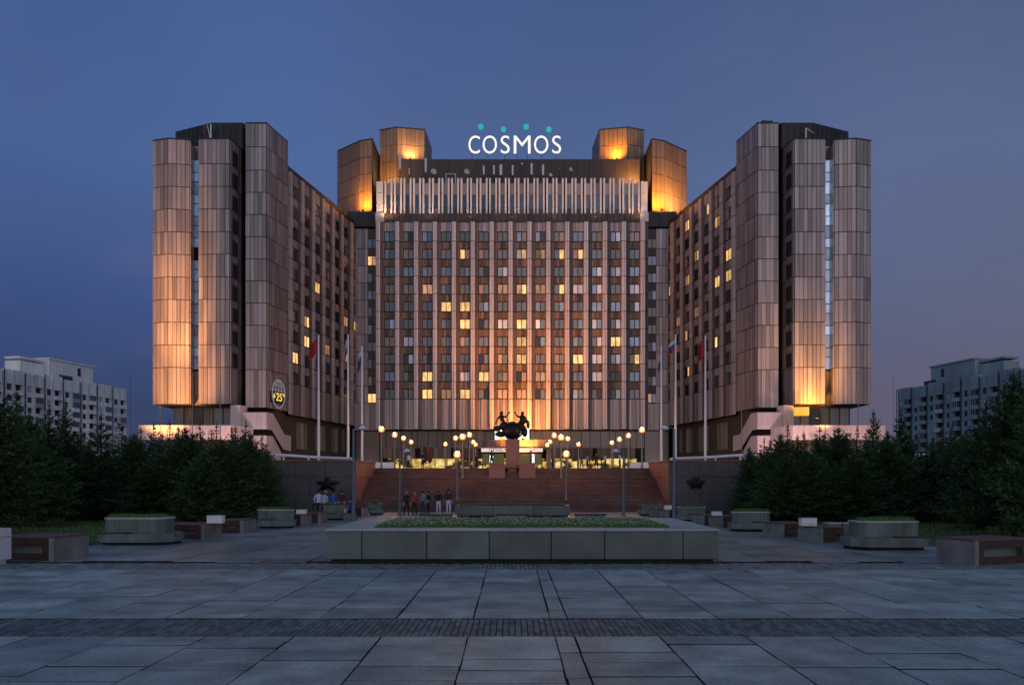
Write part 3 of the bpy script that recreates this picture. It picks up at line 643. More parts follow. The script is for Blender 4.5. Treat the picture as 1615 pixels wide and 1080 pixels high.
# emit the cladding panels: largest 300 as parts, the rest joined
panels.sort(key=lambda t: -t[0])
rest = {}
for i, (ar, P0, P1, prof, t, m) in enumerate(panels):
    if i < 300: MB().slabv(P0, P1, prof, 0, t).build('cladding_panel', M[m], hotel)
    else: rest.setdefault(m, MB()).slabv(P0, P1, prof, 0, t)
for m, b in rest.items(): b.build('further_cladding_panels', M[m], hotel, kind='stuff')

# ---- COSMOS letters and teal discs on the roof
sgnT = thing('roof_sign', (wx(812, 137), 137, 60.7), 'big white illuminated COSMOS lettering with four teal dots on the hotel roof', 'sign')
def letter(ch, px, pw):
    hgt = 28.5/1183*137
    o = text('letter_'+ch.lower(), ch, 1, .06, M['letter'], (wx(px, 137), 137, wz(229, 137)), (math.pi/2, 0, 0), sgnT)
    bb = [v.co for v in o.data.vertices]; W_ = max(v.x for v in bb)-min(v.x for v in bb); H_ = max(v.y for v in bb)-min(v.y for v in bb)
    cxm = (max(v.x for v in bb)+min(v.x for v in bb))/2; cym = (max(v.y for v in bb)+min(v.y for v in bb))/2
    for v in o.data.vertices: v.co.x = (v.co.x-cxm)*(pw/1183*137)/W_; v.co.y = (v.co.y-cym)*hgt/H_
    # depth and bolder stroke: side copy behind
    o.data.materials.append(M['letside'])
    for p_ in o.data.polygons:
        if abs(p_.normal.z) < .5: p_.material_index = 1
    o.scale = (1, 1, 3)
for ch, px, pw in (('C', 748.5, 18), ('O', 773, 22.5), ('S', 797.3, 14), ('M', 824, 26.5), ('O', 854, 22.5), ('S', 878.3, 14)): letter(ch, px, pw)
for px, py in ((758.7, 200), (794.5, 204), (830.3, 200), (866, 204)):
    d = MB(); c_ = (wx(px, 137), 137, wz(py, 137)); d.cyl((c_[0], 136.9, c_[2]), (c_[0], 137.3, c_[2]), .47, n=20); d.build('teal_dot', M['teal'], sgnT)
rk = MB()
for px in (745, 770, 797, 816, 832, 854, 878): rk.box(wx(px, 137.5)-.04, wx(px, 137.5)+.04, 137.45, 137.55, 60.7, 62.4)
rk.build('support_post', M['pent'], sgnT)

# ---- roof antennas and dishes
def antenna(px, y0, y1, Y, wpx, lab, n=1):
    x_ = wx(px, Y); t = thing('antenna', (x_, Y, wz(y1, Y)), lab, 'antenna', 'white antennas on the hotel roof')
    b = MB(); hw = wpx/2*Y/FX; b.box(x_-hw, x_+hw, Y-.12, Y+.12, wz(y1, Y)+.5, wz(y0, Y)); b.build('antenna_body', M['white'], t)
    b = MB(); b.cyl((x_, Y+.05, 54.42), (x_, Y+.05, wz(y0, Y)-.2), .06); b.build('mast', M['pent'], t)
for px, y0, y1, wpx, lab in ((631.5, 247, 270, 3, 'tall white panel antenna at the left end of the hotel roof terrace'), (672, 250, 276, 3, 'leaning white antenna left of the pink dish on the hotel roof'),
    (646, 266, 280, 1.5, 'thin pale aerial between the two tall antennas at the roof left'), (763.5, 262, 280, 2.6, 'slim white antenna below the gap of C and O on the roof'), (779.5, 261, 280, 2.6, 'slim white antenna below the first O on the roof'),
    (790.5, 260, 281, 4, 'thick white antenna below the first S of the roof sign'), (809, 261, 281, 2.6, 'slim white antenna below the left leg of M on the roof'), (824, 260, 262, 3, 'tiny white box antenna below the M of the roof sign'),
    (839, 258, 280, 3, 'tall white antenna between M and the second O'), (857, 260, 281, 3, 'white antenna below the second O of the roof sign'), (883, 266, 270, 3, 'small white box antenna below the last S')):
    antenna(px, y0, y1, 134, wpx, lab)
def dish(px, py, r, Y, lab, m='white'):
    x_, z_ = wx(px, Y), wz(py, Y); t = thing('satellite_dish', (x_, Y, 54.42), lab, 'dish', 'dishes on the hotel roof')
    b = MB(); b.cyl((x_, Y, z_), (x_+.1, Y-.25, z_+.05), r*.3, r, 16); b.build('reflector', M['pinkm'], t)
    b = MB(); b.cyl((x_, Y+.1, 54.42), (x_, Y+.1, z_), .07); b.build('mast', M['pent'], t)
dish(684, 272, .55, 133.6, 'pinkish round dish near the left end of the hotel roof terrace'); dish(736, 272, .5, 133.6, 'pale dish on the hotel roof below the letter C')
dish(900, 268.5, .36, 133.6, 'small round dish on the hotel roof right of the last S'); dish(868, 277, .35, 133.6, 'low tilted dish on the hotel roof below the second O')
fr = thing('roof_frame', (wx(712, 133.6), 133.6, 54.42), 'grey square pipe frame between the two left dishes on the roof', 'frame'); b = MB(); x0, x1 = wx(704, 133.6), wx(719, 133.6)
b.tube([(x0, 133.6, 54.42), (x0, 133.6, 57), (x1, 133.6, 57), (x1, 133.6, 54.42)], .07, 6); b.build('frame_pipe', M['white'], fr)
for px, Y, y0, lab in ((333, 103, 196, 'white tripod mast on top of the left tower'), (1271.5, 103, 202, 'white braced mast on top of the right tower')):
    x_ = wx(px, Y); t = thing('roof_mast', (x_, Y, 48.37), lab, 'mast'); b = MB(); zt_ = wz(y0, Y)
    b.cyl((x_, Y, 48.37), (x_, Y, zt_), .12, .1); b.tube([(x_-.5, Y, zt_-.1), (x_, Y, 49.0)], .05, 6) if px < 800 else b.tube([(x_, Y, zt_), (x_+1.1, Y, zt_-.7)], .05, 6); b.build('mast_pole', M['white'], t)

# ------------------------------------------------------------------ floodlights (their glow is what the photo shows on the panels)
def flood(loc, aim, power, size, blend, lab, col=(1, .42, .08), lens=.2, rad=.3):
    t = thing('floodlight', loc, lab, 'floodlight', 'floodlights of the hotel')
    d = (Vector(aim)-Vector(loc)).normalized(); q = d.to_track_quat('-Z', 'Y')
    b = MB(); b.box(loc[0]-lens, loc[0]+lens, loc[1]-lens*.6, loc[1]+lens*.6, loc[2]-.02, loc[2]+.25); b.build('lamp_housing', M['pent'], t)
    b = MB(); b.box(loc[0]-lens*.8, loc[0]+lens*.8, loc[1]-lens*.4, loc[1]+lens*.4, loc[2]+.252, loc[2]+.27); b.build('lamp_lens', M['floodlens'], t)
    ld = bpy.data.lights.new('flood_beam', 'SPOT'); ld.energy = power; ld.spot_size = math.radians(size); ld.spot_blend = blend; ld.color = col; ld.shadow_soft_size = rad
    lo_ = bpy.data.objects.new('flood_beam', ld); C.objects.link(lo_); lo_.parent = t; lo_.location = Vector((0, 0, .35)); lo_.rotation_euler = q.to_euler()
A_ = (1, .36, .02)
flood((-26.0, 130.5, 49.3), (-26.3, 133.5, 60), 8500, 160, 1, 'roof floodlight at the foot of the left roof tower', A_)
flood((26.0, 130.2, 49.3), (26.3, 133, 58), 13000, 160, 1, 'roof floodlight at the foot of the right roof tower', A_)
flood((29.6, 131.2, 49.4), (29.8, 136.0, 56), 9500, 155, 1, 'roof floodlight at the outer corner of the right roof tower', (1, .46, .12))
flood((-18.4, 136.2, 60.72), (-18.6, 139, 69), 4500, 160, 1, 'roof floodlight lighting the left upper turret beside the sign', (1, .5, .15))
flood((19.0, 136.2, 60.72), (18.6, 139, 69), 7500, 160, 1, 'roof floodlight lighting the right upper turret beside the sign', A_)
flood((-22.6, 134.0, 54.42), (-22.3, 138, 62), 4500, 150, 1, 'roof floodlight among the aerials at the left end', (1, .5, .15))
flood((21.8, 134.0, 54.42), (22.2, 138, 60), 7500, 150, 1, 'roof floodlight among the aerials at the right end', (1, .44, .08))
for k in range(7):
    x_ = -21.5+43*k/6; e_ = (900, 260, 120, 90, 90, 130, 420)[k]
    flood((x_, 128.3, 47.2), (x_, 130.6, 52.0), e_, 130, 1, 'small ledge floodlight, %s from the left under the white fins' % ['first', 'second', 'third', 'fourth', 'fifth', 'sixth', 'seventh'][k], (1, .55, .3) if k in (0, 6) else (1, .72, .6), lens=.05, rad=.2)
flood((-45.0, 86.0, TZ+.02), (-44.7, 101, 15.5), 85000, 40, 1, 'ground floodlight aimed at the foot of the left outer tower block', (1, .40, .09))
flood((-44.2, 86.0, TZ+.02), (-44.6, 101, 25), 125000, 27, 1, 'ground floodlight aimed half way up the left outer tower block', (1, .40, .09))
flood((-43.4, 86.0, TZ+.02), (-45.2, 101, 35), 95000, 24, 1, 'ground floodlight aimed high on the left outer tower block', (1, .40, .09))
flood((40.2, 98.9, 10.4), (40.3, 101.4, 20), 9500, 130, 1, 'floodlight on the right balcony aimed up the tower block', (1, .40, .04))
flood((40.2, 93.0, 6.0), (40.3, 100.8, 17), 30000, 42, 1, 'ground floodlight before the right balcony aimed at the tower block', (1, .42, .08))
flood((45.5, 100.9, 12.9), (44.0, 104, 24), 2600, 130, 1, 'floodlight behind the stair glazing of the right tower', (1, .42, .08))
flood((-41.5, 89, TZ), (-42.5, 97.2, 8.8), 3000, 110, 1, 'ground floodlight in front of the left balcony', (1, .52, .36))
flood((-33.5, 92, TZ), (-34.5, 101.2, 9.8), 2600, 110, 1, 'ground floodlight in front of the left escape stair', (1, .6, .55))
flood((41.5, 89, TZ), (42, 97.2, 8.8), 3800, 110, 1, 'ground floodlight in front of the right balcony', (1, .52, .36))
flood((33.5, 92, TZ), (34.5, 101.2, 9.8), 3200, 110, 1, 'ground floodlight in front of the right escape stair', (1, .6, .55))
flood((1.8, 122.6, 9.12), (1.9, 130, 21), 27000, 165, 1, 'floodlight on the entrance canopy aimed up the middle of the front', (1, .34, .06), rad=.4)
flood((1.4, 119.0, TZ+.02), (1.8, 130, 32), 62000, 84, 1, 'ground floodlight in front of the entrance canopy', (1, .36, .08), rad=.4)

# ------------------------------------------------------------------ great stair
st = thing('great_staircase', (0, 59, 0), 'wide red granite staircase in three flights up to the hotel terrace', 'staircase')
zc, yc = 0, 59.0
yy = 59.0; k = 0
for fl_, n in enumerate((6, 12, 6)):
    for j in range(n):
        k += 1; z1 = .15*k; y1 = yy+.3
        deep = 1.5 if j == n-1 and fl_ < 2 else .3
        b = MB(); nseg = 16; w_ = 24.96/nseg; o_ = (k % 2)*w_/2
        e = [-12.48]+[v for v in (-12.48+o_+w_*i for i in range(nseg+1)) if -12.3 < v < 12.3]+[12.48]
        for a, c in zip(e, e[1:]): b.box(a+.006, c-.006, yy+R.uniform(-.008, .008), yy+deep+.02, z1-.15+.002, z1+R.uniform(-.006, .004))
        b.build('step', M['step'], st); yy += deep
    if fl_ < 2:
        b = MB(); x_ = -12.3
        while x_ < 12.3:
            if R.random() < .82: b.box(x_, x_+.16, yy-1.62, yy-1.50, z1+.004, z1+.02)
            x_ += .34
        # marks lie on the tread edge of the landing
        b.build('step_edge_marks', M['stepw'], st, kind='stuff')
bs = MB(); bs.box(-12.47, 12.47, 60.9, 68.68, -.08, .7); bs.box(-12.46, 12.46, 65.7, 68.69, .7, 2.5); bs.build('stair_core', M['step'], st)
# retaining walls with cheek
for s, lab in ((-1, 'dark stone retaining wall left of the staircase with a star-shaped emblem'), (1, 'dark stone retaining wall right of the staircase with a crown-shaped emblem')):
    t = thing('retaining_wall', (s*20, 60, 0), lab, 'wall', 'retaining walls beside the staircase')
    side = lambda pts: pts if s < 0 else [(-x_, y_) for x_, y_ in pts]
    b = MB(); b.prism(side([(-60, 60.12), (-12.65, 60.12), (-12.65, 68.6), (-60, 68.6)]), -.05, 3.95); b.build('wall_core', M['greywall'], t)
    for j, (za, zb) in enumerate(((0, 1.35), (1.35, 2.78), (2.78, 4.02))):
        x_ = 12.9 if j != 1 else 12.55
        e = [12.55]+[12.55+(1.2 if j == 1 else 0)+2.4*i for i in range(1, 10)]
        for a, c in zip(e, e[1:]):
            p = MB(); xa, xb = sorted((s*a, s*c)); p.box(xa+.015, xb-.015, 60.0+R.uniform(-.012, .012), 60.11, za+.015, zb-.015); p.build('wall_panel', M['greywall'], t)
    p = MB(); p.box(min(s*34, s*62), max(s*34, s*62), 60.0, 60.11, 0, 4.02); p.build('wall_panel', M['greywall'], t)
    # inner cheek facing the stair, reddish
    for j in range(4):
        p = MB(); ya, yb = 60.02+j*2.15, 60.02+(j+1)*2.15; xa, xb = sorted((s*12.5, s*12.64))
        p.box(xa, xb, ya+.012, yb-.012, 0, 2.76); p.build('cheek_panel', M['redstone'], t); MB().box(xa, xb, ya+.012, yb-.012, 2.79, 3.99).build('cheek_panel', M['redstone'], t)
    c_ = MB(); xa, xb = sorted((s*12.42, s*34)); c_.box(xa, xb, 59.9, 60.6, 4.025, 4.12); xa, xb = sorted((s*12.42, s*12.95)); c_.box(xa, xb, 60.61, 68.6, 4.0, 4.11); c_.build('coping', M['redstone'], t)
    ex = wx(517 if s < 0 else 1098, 59.9); ez = wz(763, 59.9)
    e = MB()
    if s < 0:
        pts = []
        for k in range(60):
            a = math.pi/2+k*math.pi/30; rr_ = .56+.20*math.cos(5*(a-math.pi/2)); pts.append((ex+1.25*rr_*math.cos(a), ez+.82*rr_*math.sin(a)))
    else:
        pts = [(-.75, .12), (-.62, .34), (-.35, .30), (-.25, .52), (-.1, .60), (.1, .60), (.25, .52), (.35, .30), (.62, .34), (.75, .12), (.5, .02), (.42, -.3), (.2, -.36), (.12, -.22), (-.12, -.22), (-.2, -.36), (-.42, -.3), (-.5, .02)]
        pts = [(ex+a, ez+c) for a, c in pts]
    n = len(pts)
    vs = [(a, 59.86, c) for a, c in pts]+[(a, 59.97, c) for a, c in pts]+[(ex, 59.78, ez)]
    e.add(vs, [(i, n*2, (i+1) % n) if s < 0 else (i, (i+1) % n, n*2) for i in range(n)]+[(i, (i+1) % n, n+(i+1) % n, n+i) for i in range(n)])
    for k in range(5): a = math.pi/2+k*1.2566; e.ball((ex+.33*math.cos(a), 59.86, ez+.22*math.sin(a)), .13, 8, 5)
    e.build('wall_emblem', M['bronze'], t)
# white railings on the terrace edge
for s, lab in ((-1, 'long white railing along the terrace edge left of the stairs'), (1, 'long white railing along the terrace edge right of the stairs')):
    t = thing('railing', (s*22, 64, TZ), lab, 'railing', 'white terrace railings')
    def rx(px, Y): return -s*wx(px, Y) if s > 0 else wx(px, Y)
    pts = [(s*41, 70, 4.85), (s*21.5, 70, 4.85), (s*18.0, 70, 4.62), (s*14.3, 66, 4.4), (s*13.2, 62.2, 4.25)]
    b = MB()
    for a, c in zip(pts, pts[1:]): b.cyl(a, c, .13, .13, 8)
    b.build('top_rail', M['white'], t)
    for k in range(9):
        x_ = s*(19.0+k*2.3); p = MB(); p.box(x_-.07, x_+.07, 69.95, 70.07, TZ, 4.75); p.cyl((x_, 70, 4.6), (x_, 70, 4.75), .07, .22, 8); p.build('rail_post', M['white'], t)
    xa, xb = sorted((s*12.9, s*18)); MB().box(xa, xb, 76, 76.3, TZ, 4.15).build('low_white_wall', M['white'], t); MB().box(xa, xb, 82, 82.2, TZ, 4.45).build('low_white_wall', M['white'], t)

# ------------------------------------------------------------------ lamps
def lantern():
    t = thing('globe_lamp', (0, 0, 0), 'x', 'lamp', 'lit globe lamps on the terrace')
    b = MB(); b.cyl((0, 0, 0), (0, 0, .25), .14, .12, 12); b.build('lamp_base', M['pole'], t)
    b = MB(); b.cyl((0, 0, .25), (0, 0, 1.7), .085, .08, 10); b.cyl((0, 0, 1.7), (0, 0, 1.78), .1, .1, 10); b.cyl((0, 0, 1.78), (0, 0, 3.4), .06, .05, 10); b.build('lamp_pole', M['pole'], t)
    b = MB(); b.cyl((0, 0, 3.36), (0, 0, 3.46), .06, .15, 12); b.build('globe_collar', M['pole'], t)
    b = MB(); b.ball((0, 0, 3.70), .29, 20, 12); b.build('globe', M['sodium'], t, smooth=True)
    ld = bpy.data.lights.new('lamp_glow', 'POINT'); ld.energy = 160; ld.color = (1, .46, .15); ld.shadow_soft_size = .12
    lo_ = bpy.data.objects.new('lamp_glow', ld); C.objects.link(lo_); lo_.parent = t; lo_.location = (0, 0, 4.3); return t
LP = [(602, 677, 70), (623, 686, 80), (637, 691, 86), (649, 697, 94.6), (703, 700.5, 99.6), (719, 691, 86), (741, 686, 80), (747, 697, 94.6), (750.5, 701, 99.6),
      (1013, 678, 70), (991.5, 687, 80), (977.5, 693, 86), (965.5, 698, 94.6), (913, 701, 99.6), (896, 692, 86), (874.7, 687, 80), (868, 696.5, 94.6), (863.5, 702, 99.6)]
EX = [(721.5, 717, 61.3, .90, 3.72), (893.5, 716, 61.3, .90, 3.72), (730, 689, 66.1, 2.70, 3.72), (885.5, 690, 66.1, 2.7, 3.72)]
lamp0 = lantern(); lamps = []
for i, (px, py, Y) in enumerate(LP): lamps.append((px, Y, wx(px, Y), TZ-.0, (wz(py, Y)-TZ)/3.70))
for px, py, Y, z, h in EX: lamps.append((px, Y, wx(px, Y), z, (wz(py, Y)-z)/3.70))
lamps.sort(key=lambda v: v[0])
words = ['outermost', 'second', 'third', 'fourth', 'fifth', 'sixth', 'seventh', 'eighth', 'ninth', 'tenth', 'eleventh']
for i, (px, Y, x_, z, sc_) in enumerate(lamps):
    t = lamp0 if i == 0 else copy_tree(lamp0)
    t.location = (x_, Y, z); t.scale = (1, 1, sc_)
    for ch in t.children:
        if ch.name.startswith('globe') and not ch.name.startswith('globe_collar'): pass
    sd, k = ('left', i) if px < 808 else ('right', len(lamps)-1-i)
    base = 'orange globe lamp on a slim pole, %s from the %s end of the lamps' % (words[k], sd)
    if z < 1: base = 'low orange globe lamp on the lowest stair landing, %s of the statue' % sd
    elif z < 3: base = 'tall orange globe lamp on the upper stair landing, %s of the statue' % sd
    t['label'] = base
def street_lamp(x, Y, H, arm, hd, lab, ztop_head):
    t = thing('street_lamp', (x, Y, 0), lab, 'street lamp', 'thin blue street lamps on the square')
    b = MB(); b.cyl((x, Y, -.03), (x, Y, .06), .18, .16, 12); b.cyl((x, Y, .06), (x, Y, 1.1), .115, .11, 12); b.build('pole_base', M['bluepole'], t)
    b = MB(); b.cyl((x, Y, 1.1), (x, Y, H), .085, .06, 10); b.build('pole', M['bluepole'], t)
    b = MB(); pts = [(x, Y, H)]+[(x+arm*math.sin(a), Y, H+.28*math.sin(a)*1.0) for a in (.4, .8, 1.2, 1.57)]; b.tube(pts, .04, 6); b.build('arm', M['bluepole'], t)
    b = MB(); b.cyl((x+arm, Y, H+.02), (x+arm, Y, H+.22), .27, .10, 14); b.ball((x+arm, Y, H+.02), .2, 12, 6, sc=(1, 1, .5)); b.build('lamp_head', M['white'], t, smooth=False)
street_lamp(wx(558, 43.5), 43.5, 5.45, .52, 0, 'tall thin blue street lamp left of the big planter near the stairs', 0)
street_lamp(wx(1063.5, 43.5), 43.5, 5.45, -.55, 0, 'tall thin blue street lamp right of the big planter near the stairs', 0)
street_lamp(wx(631, 52.8), 52.8, 4.5, .5, 0, 'thin blue street lamp beside the standing people at the stair foot', 0)
street_lamp(wx(984, 52.8), 52.8, 4.5, -.55, 0, 'thin blue street lamp at the stair foot on the right half', 0)

# ------------------------------------------------------------------ flagpoles and flags
red = mat('red_flag_cloth', (.42, .015, .02), .7); whf = mat('white_flag_cloth', (.62, .62, .72), .7); blf = mat('blue_flag_cloth', (.04, .08, .32), .7)
def flag(px, ytop, Y, zb, cols_, fy0, fy1, wpx, polelab, flab, mlist, kind):
    x_ = wx(px, Y); zt_ = wz(ytop, Y)
    t = thing('flagpole', (x_, Y, zb), polelab, 'flagpole', 'white flagpoles on the terrace')
    b = MB(); b.cyl((x_, Y, zb), (x_, Y, zt_), .13, .07, 12); b.build('pole', M['whitepole'], t, smooth=False)
    b = MB(); b.ball((x_, Y, zt_+.06), .1, 8, 6); b.build('finial', M['whitepole'], t)
    z1, z0 = wz(fy0, Y), wz(fy1, Y); W_ = wpx*Y/FX; n, m_ = 14, 12; vs = []; fs = []; mi = []
    for j in range(m_+1):
        for i in range(n+1):
            u = i/n; v = j/m_
            xx_ = x_-.1-W_*u*(1-.25*(1-v)); yy_ = Y+.22*math.sin(u*9+v*2)*u; z_ = z1-(z1-z0)*(v*.62+u*.38*(.6+.4*v))
            vs.append((xx_, yy_, z_))
    for j in range(m_):
        for i in range(n): fs.append((j*(n+1)+i, (j+1)*(n+1)+i, (j+1)*(n+1)+i+1, j*(n+1)+i+1)); mi.append(min(len(cols_)-1, int(j/m_*len(cols_))))
    f = MB(); f.v = vs; f.f = fs; f.m = mi; o = f.build('flag', mlist, smooth=True); tag(o, flab, 'flag', 'flags on the flagpoles')
flag(503, 531, 70, TZ, [0], 533, 569, 13, 'tall white flagpole in front of the left wing carrying the red flag', 'plain red flag hanging from the leftmost tall flagpole', [red], 0)
flag(549.5, 530, 71, TZ, [0, 1], 533, 572, 4, 'tall white flagpole second from the left in front of the left wing', 'narrow white and blue flag on the second pole from the left', [whf, blf], 0)
flag(571.5, 548, 75, TZ, [0, 1, 0], 552, 590, 5, 'shorter white flagpole nearest the stairs on the left', 'limp white flag with blue band on the pole nearest the stairs left', [whf, blf], 0)
flag(1043.5, 548, 75, TZ, [0, 0, 1], 560, 592, 4, 'shorter white flagpole nearest the stairs on the right', 'limp white flag on the pole nearest the stairs right', [whf, blf], 0)
flag(1066, 530, 71, TZ, [0, 1, 2], 536, 562, 11, 'tall white flagpole right of the stairs with a three-coloured flag', 'white, blue and red flag right of the stairs', [whf, blf, red], 0)
flag(1113, 532, 70, TZ, [0], 533, 575, 11, 'tall white flagpole on the far right carrying the red flag', 'plain red flag hanging from the rightmost tall flagpole', [red], 0)
for k, px in enumerate((253, 304, 348, 1170, 1302, 1354)):
    Y = 90; x_ = wx(px, Y); t = thing('thin_mast', (x_, Y, TZ), '%s thin grey mast before the %s tower' % (['left', 'middle', 'right'][k % 3], 'left' if k < 3 else 'right'), 'mast', 'thin masts before the towers')
    b = MB(); b.cyl((x_, Y, TZ), (x_, Y, wz(588, Y)), .06, .03, 8); b.build('mast_pole', M['pole'], t); b = MB(); b.ball((x_, Y, wz(588, Y)), .08, 8, 6); b.build('mast_cap', M['pole'], t)

# ------------------------------------------------------------------ the big planter and its lawn
pl = thing('main_planter', (.3, 22.4, 0), 'large low grey granite planter with grass and white flowers in mid square', 'planter')
px0, px1 = wx(515, 22.4), wx(1134, 22.4)
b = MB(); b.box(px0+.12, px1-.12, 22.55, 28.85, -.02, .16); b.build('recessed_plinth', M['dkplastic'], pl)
sm = [515, 571, 673.5, 772, 870, 954, 1078, 1134]
for a, c in zip(sm, sm[1:]):
    b = MB(); x0, x1 = wx(a, 22.4)+.012, wx(c, 22.4)-.012; z0, z1 = .15, .985; y0, y1 = 22.4, 22.95; v = .012
    b.box(x0, x1, y0+v, y1, z0, z1); b.box(x0+v, x1-v, y0, y0+v-.001, z0+v, z1-v); b.build('granite_block', M['granite'], pl)
for s, xx_ in ((-1, px0), (1, px1)):
    for k in range(4):
        b = MB(); y0, y1 = 22.97+k*1.5, 22.97+(k+1)*1.5; xa, xb = sorted((xx_, xx_-s*.5)); b.box(xa, xb, y0+.01, y1-.01, .15, .985); b.build('granite_block', M['granite'], pl)
for k in range(6):
    b = MB(); x0 = px0+.52+k*(px1-px0-1.04)/6; b.box(x0+.01, x0+(px1-px0-1.04)/6-.01, 28.45, 28.95, .15, .985); b.build('granite_block', M['granite'], pl)
e = [px0-.02, wx(640, 22.4), wx(734, 22.4), wx(831, 22.4), wx(956, 22.4), wx(1048, 22.4), px1+.02]
for a, c in zip(e, e[1:]): b = MB(); b.box(a+.006, c-.006, 22.36, 23.05, .99, 1.05+R.uniform(-.004, .004)); b.build('coping_slab', M['granitet'], pl)
for s in (-1, 1):
    xa, xb = (px0-.02, px0+1.28) if s < 0 else (px1-1.28, px1+.02)
    for k in range(4): b = MB(); b.box(xa+.006, xb-.006, 23.06+k*1.2, 23.05+(k+1)*1.2, .99, 1.05+R.uniform(-.004, .004)); b.build('coping_slab', M['granitet'], pl)
for k in range(6):
    x0 = px0+k*(px1-px0)/6; b = MB(); b.box(x0+.006, x0+(px1-px0)/6-.006, 27.87, 28.97, .99, 1.05); b.build('coping_slab', M['granitet'], pl)
b = MB(); b.box(px0+1.29, px1-1.29, 23.06, 27.86, .2, 1.02); b.build('soil', M['soil'], pl)
def tufts(name, x0, x1, y0, y1, z, n, h, mats, parent, mask=None, wid=.012, flowers=0):
    gm = MB()
    for _ in range(n):
        x_ = R.uniform(x0, x1); y_ = R.uniform(y0, y1)
        if mask and not mask(x_, y_): continue
        a = R.uniform(0, 6.28); hh = h*R.uniform(.5, 1.2); dx, dy = math.cos(a)*wid, math.sin(a)*wid; lx, ly = R.uniform(-.4, .4)*hh, R.uniform(-.4, .4)*hh
        gm.add([(x_-dx, y_-dy, z), (x_+dx, y_+dy, z), (x_+lx, y_+ly, z+hh)], [(0, 1, 2)])
    for _ in range(flowers):
        x_ = R.uniform(x0, x1); y_ = R.uniform(y0, y1)
        if mask and not mask(x_, y_): continue
        cl = R.gauss(0, 1)
        r_ = R.uniform(.012, .026); zz = z+h*R.uniform(.6, 1.15)
        gm.add([(x_-r_, y_, zz), (x_, y_-r_, zz+r_*.6), (x_+r_, y_, zz), (x_, y_+r_, zz+r_*.9), (x_, y_, zz+r_*1.4)], [(0, 1, 4), (1, 2, 4), (2, 3, 4), (3, 0, 4)], 1)
    return gm.build(name, mats, parent, kind='stuff')
tufts('grass', px0+1.3, px1-1.3, 23.08, 27.85, 1.015, 26000, .14, [M['grass'], M['flower']], pl, flowers=1500)

# long planter behind and three low benches
pb2 = thing('long_planter', (0, 49, 0), 'long grey granite planter box lying before the foot of the stairs', 'planter')
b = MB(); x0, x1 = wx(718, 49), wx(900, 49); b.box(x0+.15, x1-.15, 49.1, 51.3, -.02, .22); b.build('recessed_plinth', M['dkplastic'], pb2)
e = [718, 779, 806, 842, 900]
for a, c in zip(e, e[1:]): b = MB(); b.box(wx(a, 49)+.012, wx(c, 49)-.012, 49, 51.5, .22, .84); b.build('granite_block', M['granite'], pb2)
b = MB(); b.box(x0+.3, x1-.3, 49.3, 51.2, .843, .90); b.build('planted_soil', M['lawn'], pb2)
for a, c, lab in ((661, 713, 'low dark-topped granite bench behind the big planter, left one'), (783, 833, 'low dark-topped granite bench behind the big planter, middle one'), (907, 957, 'low dark-topped granite bench behind the big planter, right one')):
    Y = 44.5; t = thing('low_bench', (wx((a+c)/2, Y), Y, 0), lab, 'bench', 'low benches behind the big planter')
    b = MB(); b.box(wx(a, Y)+.05, wx(c, Y)-.05, Y+.05, Y+.6, -.02, .42); b.build('bench_block', M['concg'], t)
    b = MB(); b.box(wx(a, Y), wx(c, Y), Y, Y+.7, .423, .50); b.build('bench_top', M['woodd'], t)

# ------------------------------------------------------------------ benches and stepped planters along both sides
def bench(x, Y, s, wd, dp, H, lab, angle):
    """timber bench box with a rough concrete end facing the square; s=-1 left side of the square"""
    t = thing('bench', (x, Y, 0), lab, 'bench', 'timber benches with concrete ends', rz=angle)
    def L_(xa, xb): return sorted((xa*-s, xb*-s)) # local: x grows away from the square
    def bx(name, m, xa, xb, ya, yb, za, zb):
        xa, xb = sorted((xa*s, xb*s)); me = MB().box(xa, xb, ya, yb, za, zb).mesh(name, m); return inst(name, me, t)
    bx('concrete_end', M['concrete'], 0, .16, 0, dp, -.02, H-.05)
    m = MB(); X0, X1 = .161, wd
    for k in range(2): pass
    f = MB()
    def q(xa, xb, ya, yb, za, zb, mi=0): xa, xb = sorted((xa*s, xb*s)); f.box(xa, xb, ya, yb, za, zb, mi)
    q(X0, wd, .03, .09, -.02, .22); q(X0, wd, .03, .09, H-.28, H-.05); q(X0, X0+.25, .03, .09, .221, H-.281); q(wd-.25, wd, .03, .09, .221, H-.281)
    me = f.mesh('front_boards', M['woodd']); inst('front_boards', me, t)
    bx('inner_panel', M['concg'], X0+.2, wd-.2, .2, .26, .1, H-.15)
    bx('bench_body', M['dkplastic'], X0, wd, .30, dp-.05, -.02, H-.07)
    n = 5
    for k in range(n): bx('top_board', M['wood'], -.03, wd+.03, k*dp/n+.012, (k+1)*dp/n-.012, H-.045, H+R.uniform(-.004, .004))
    return t
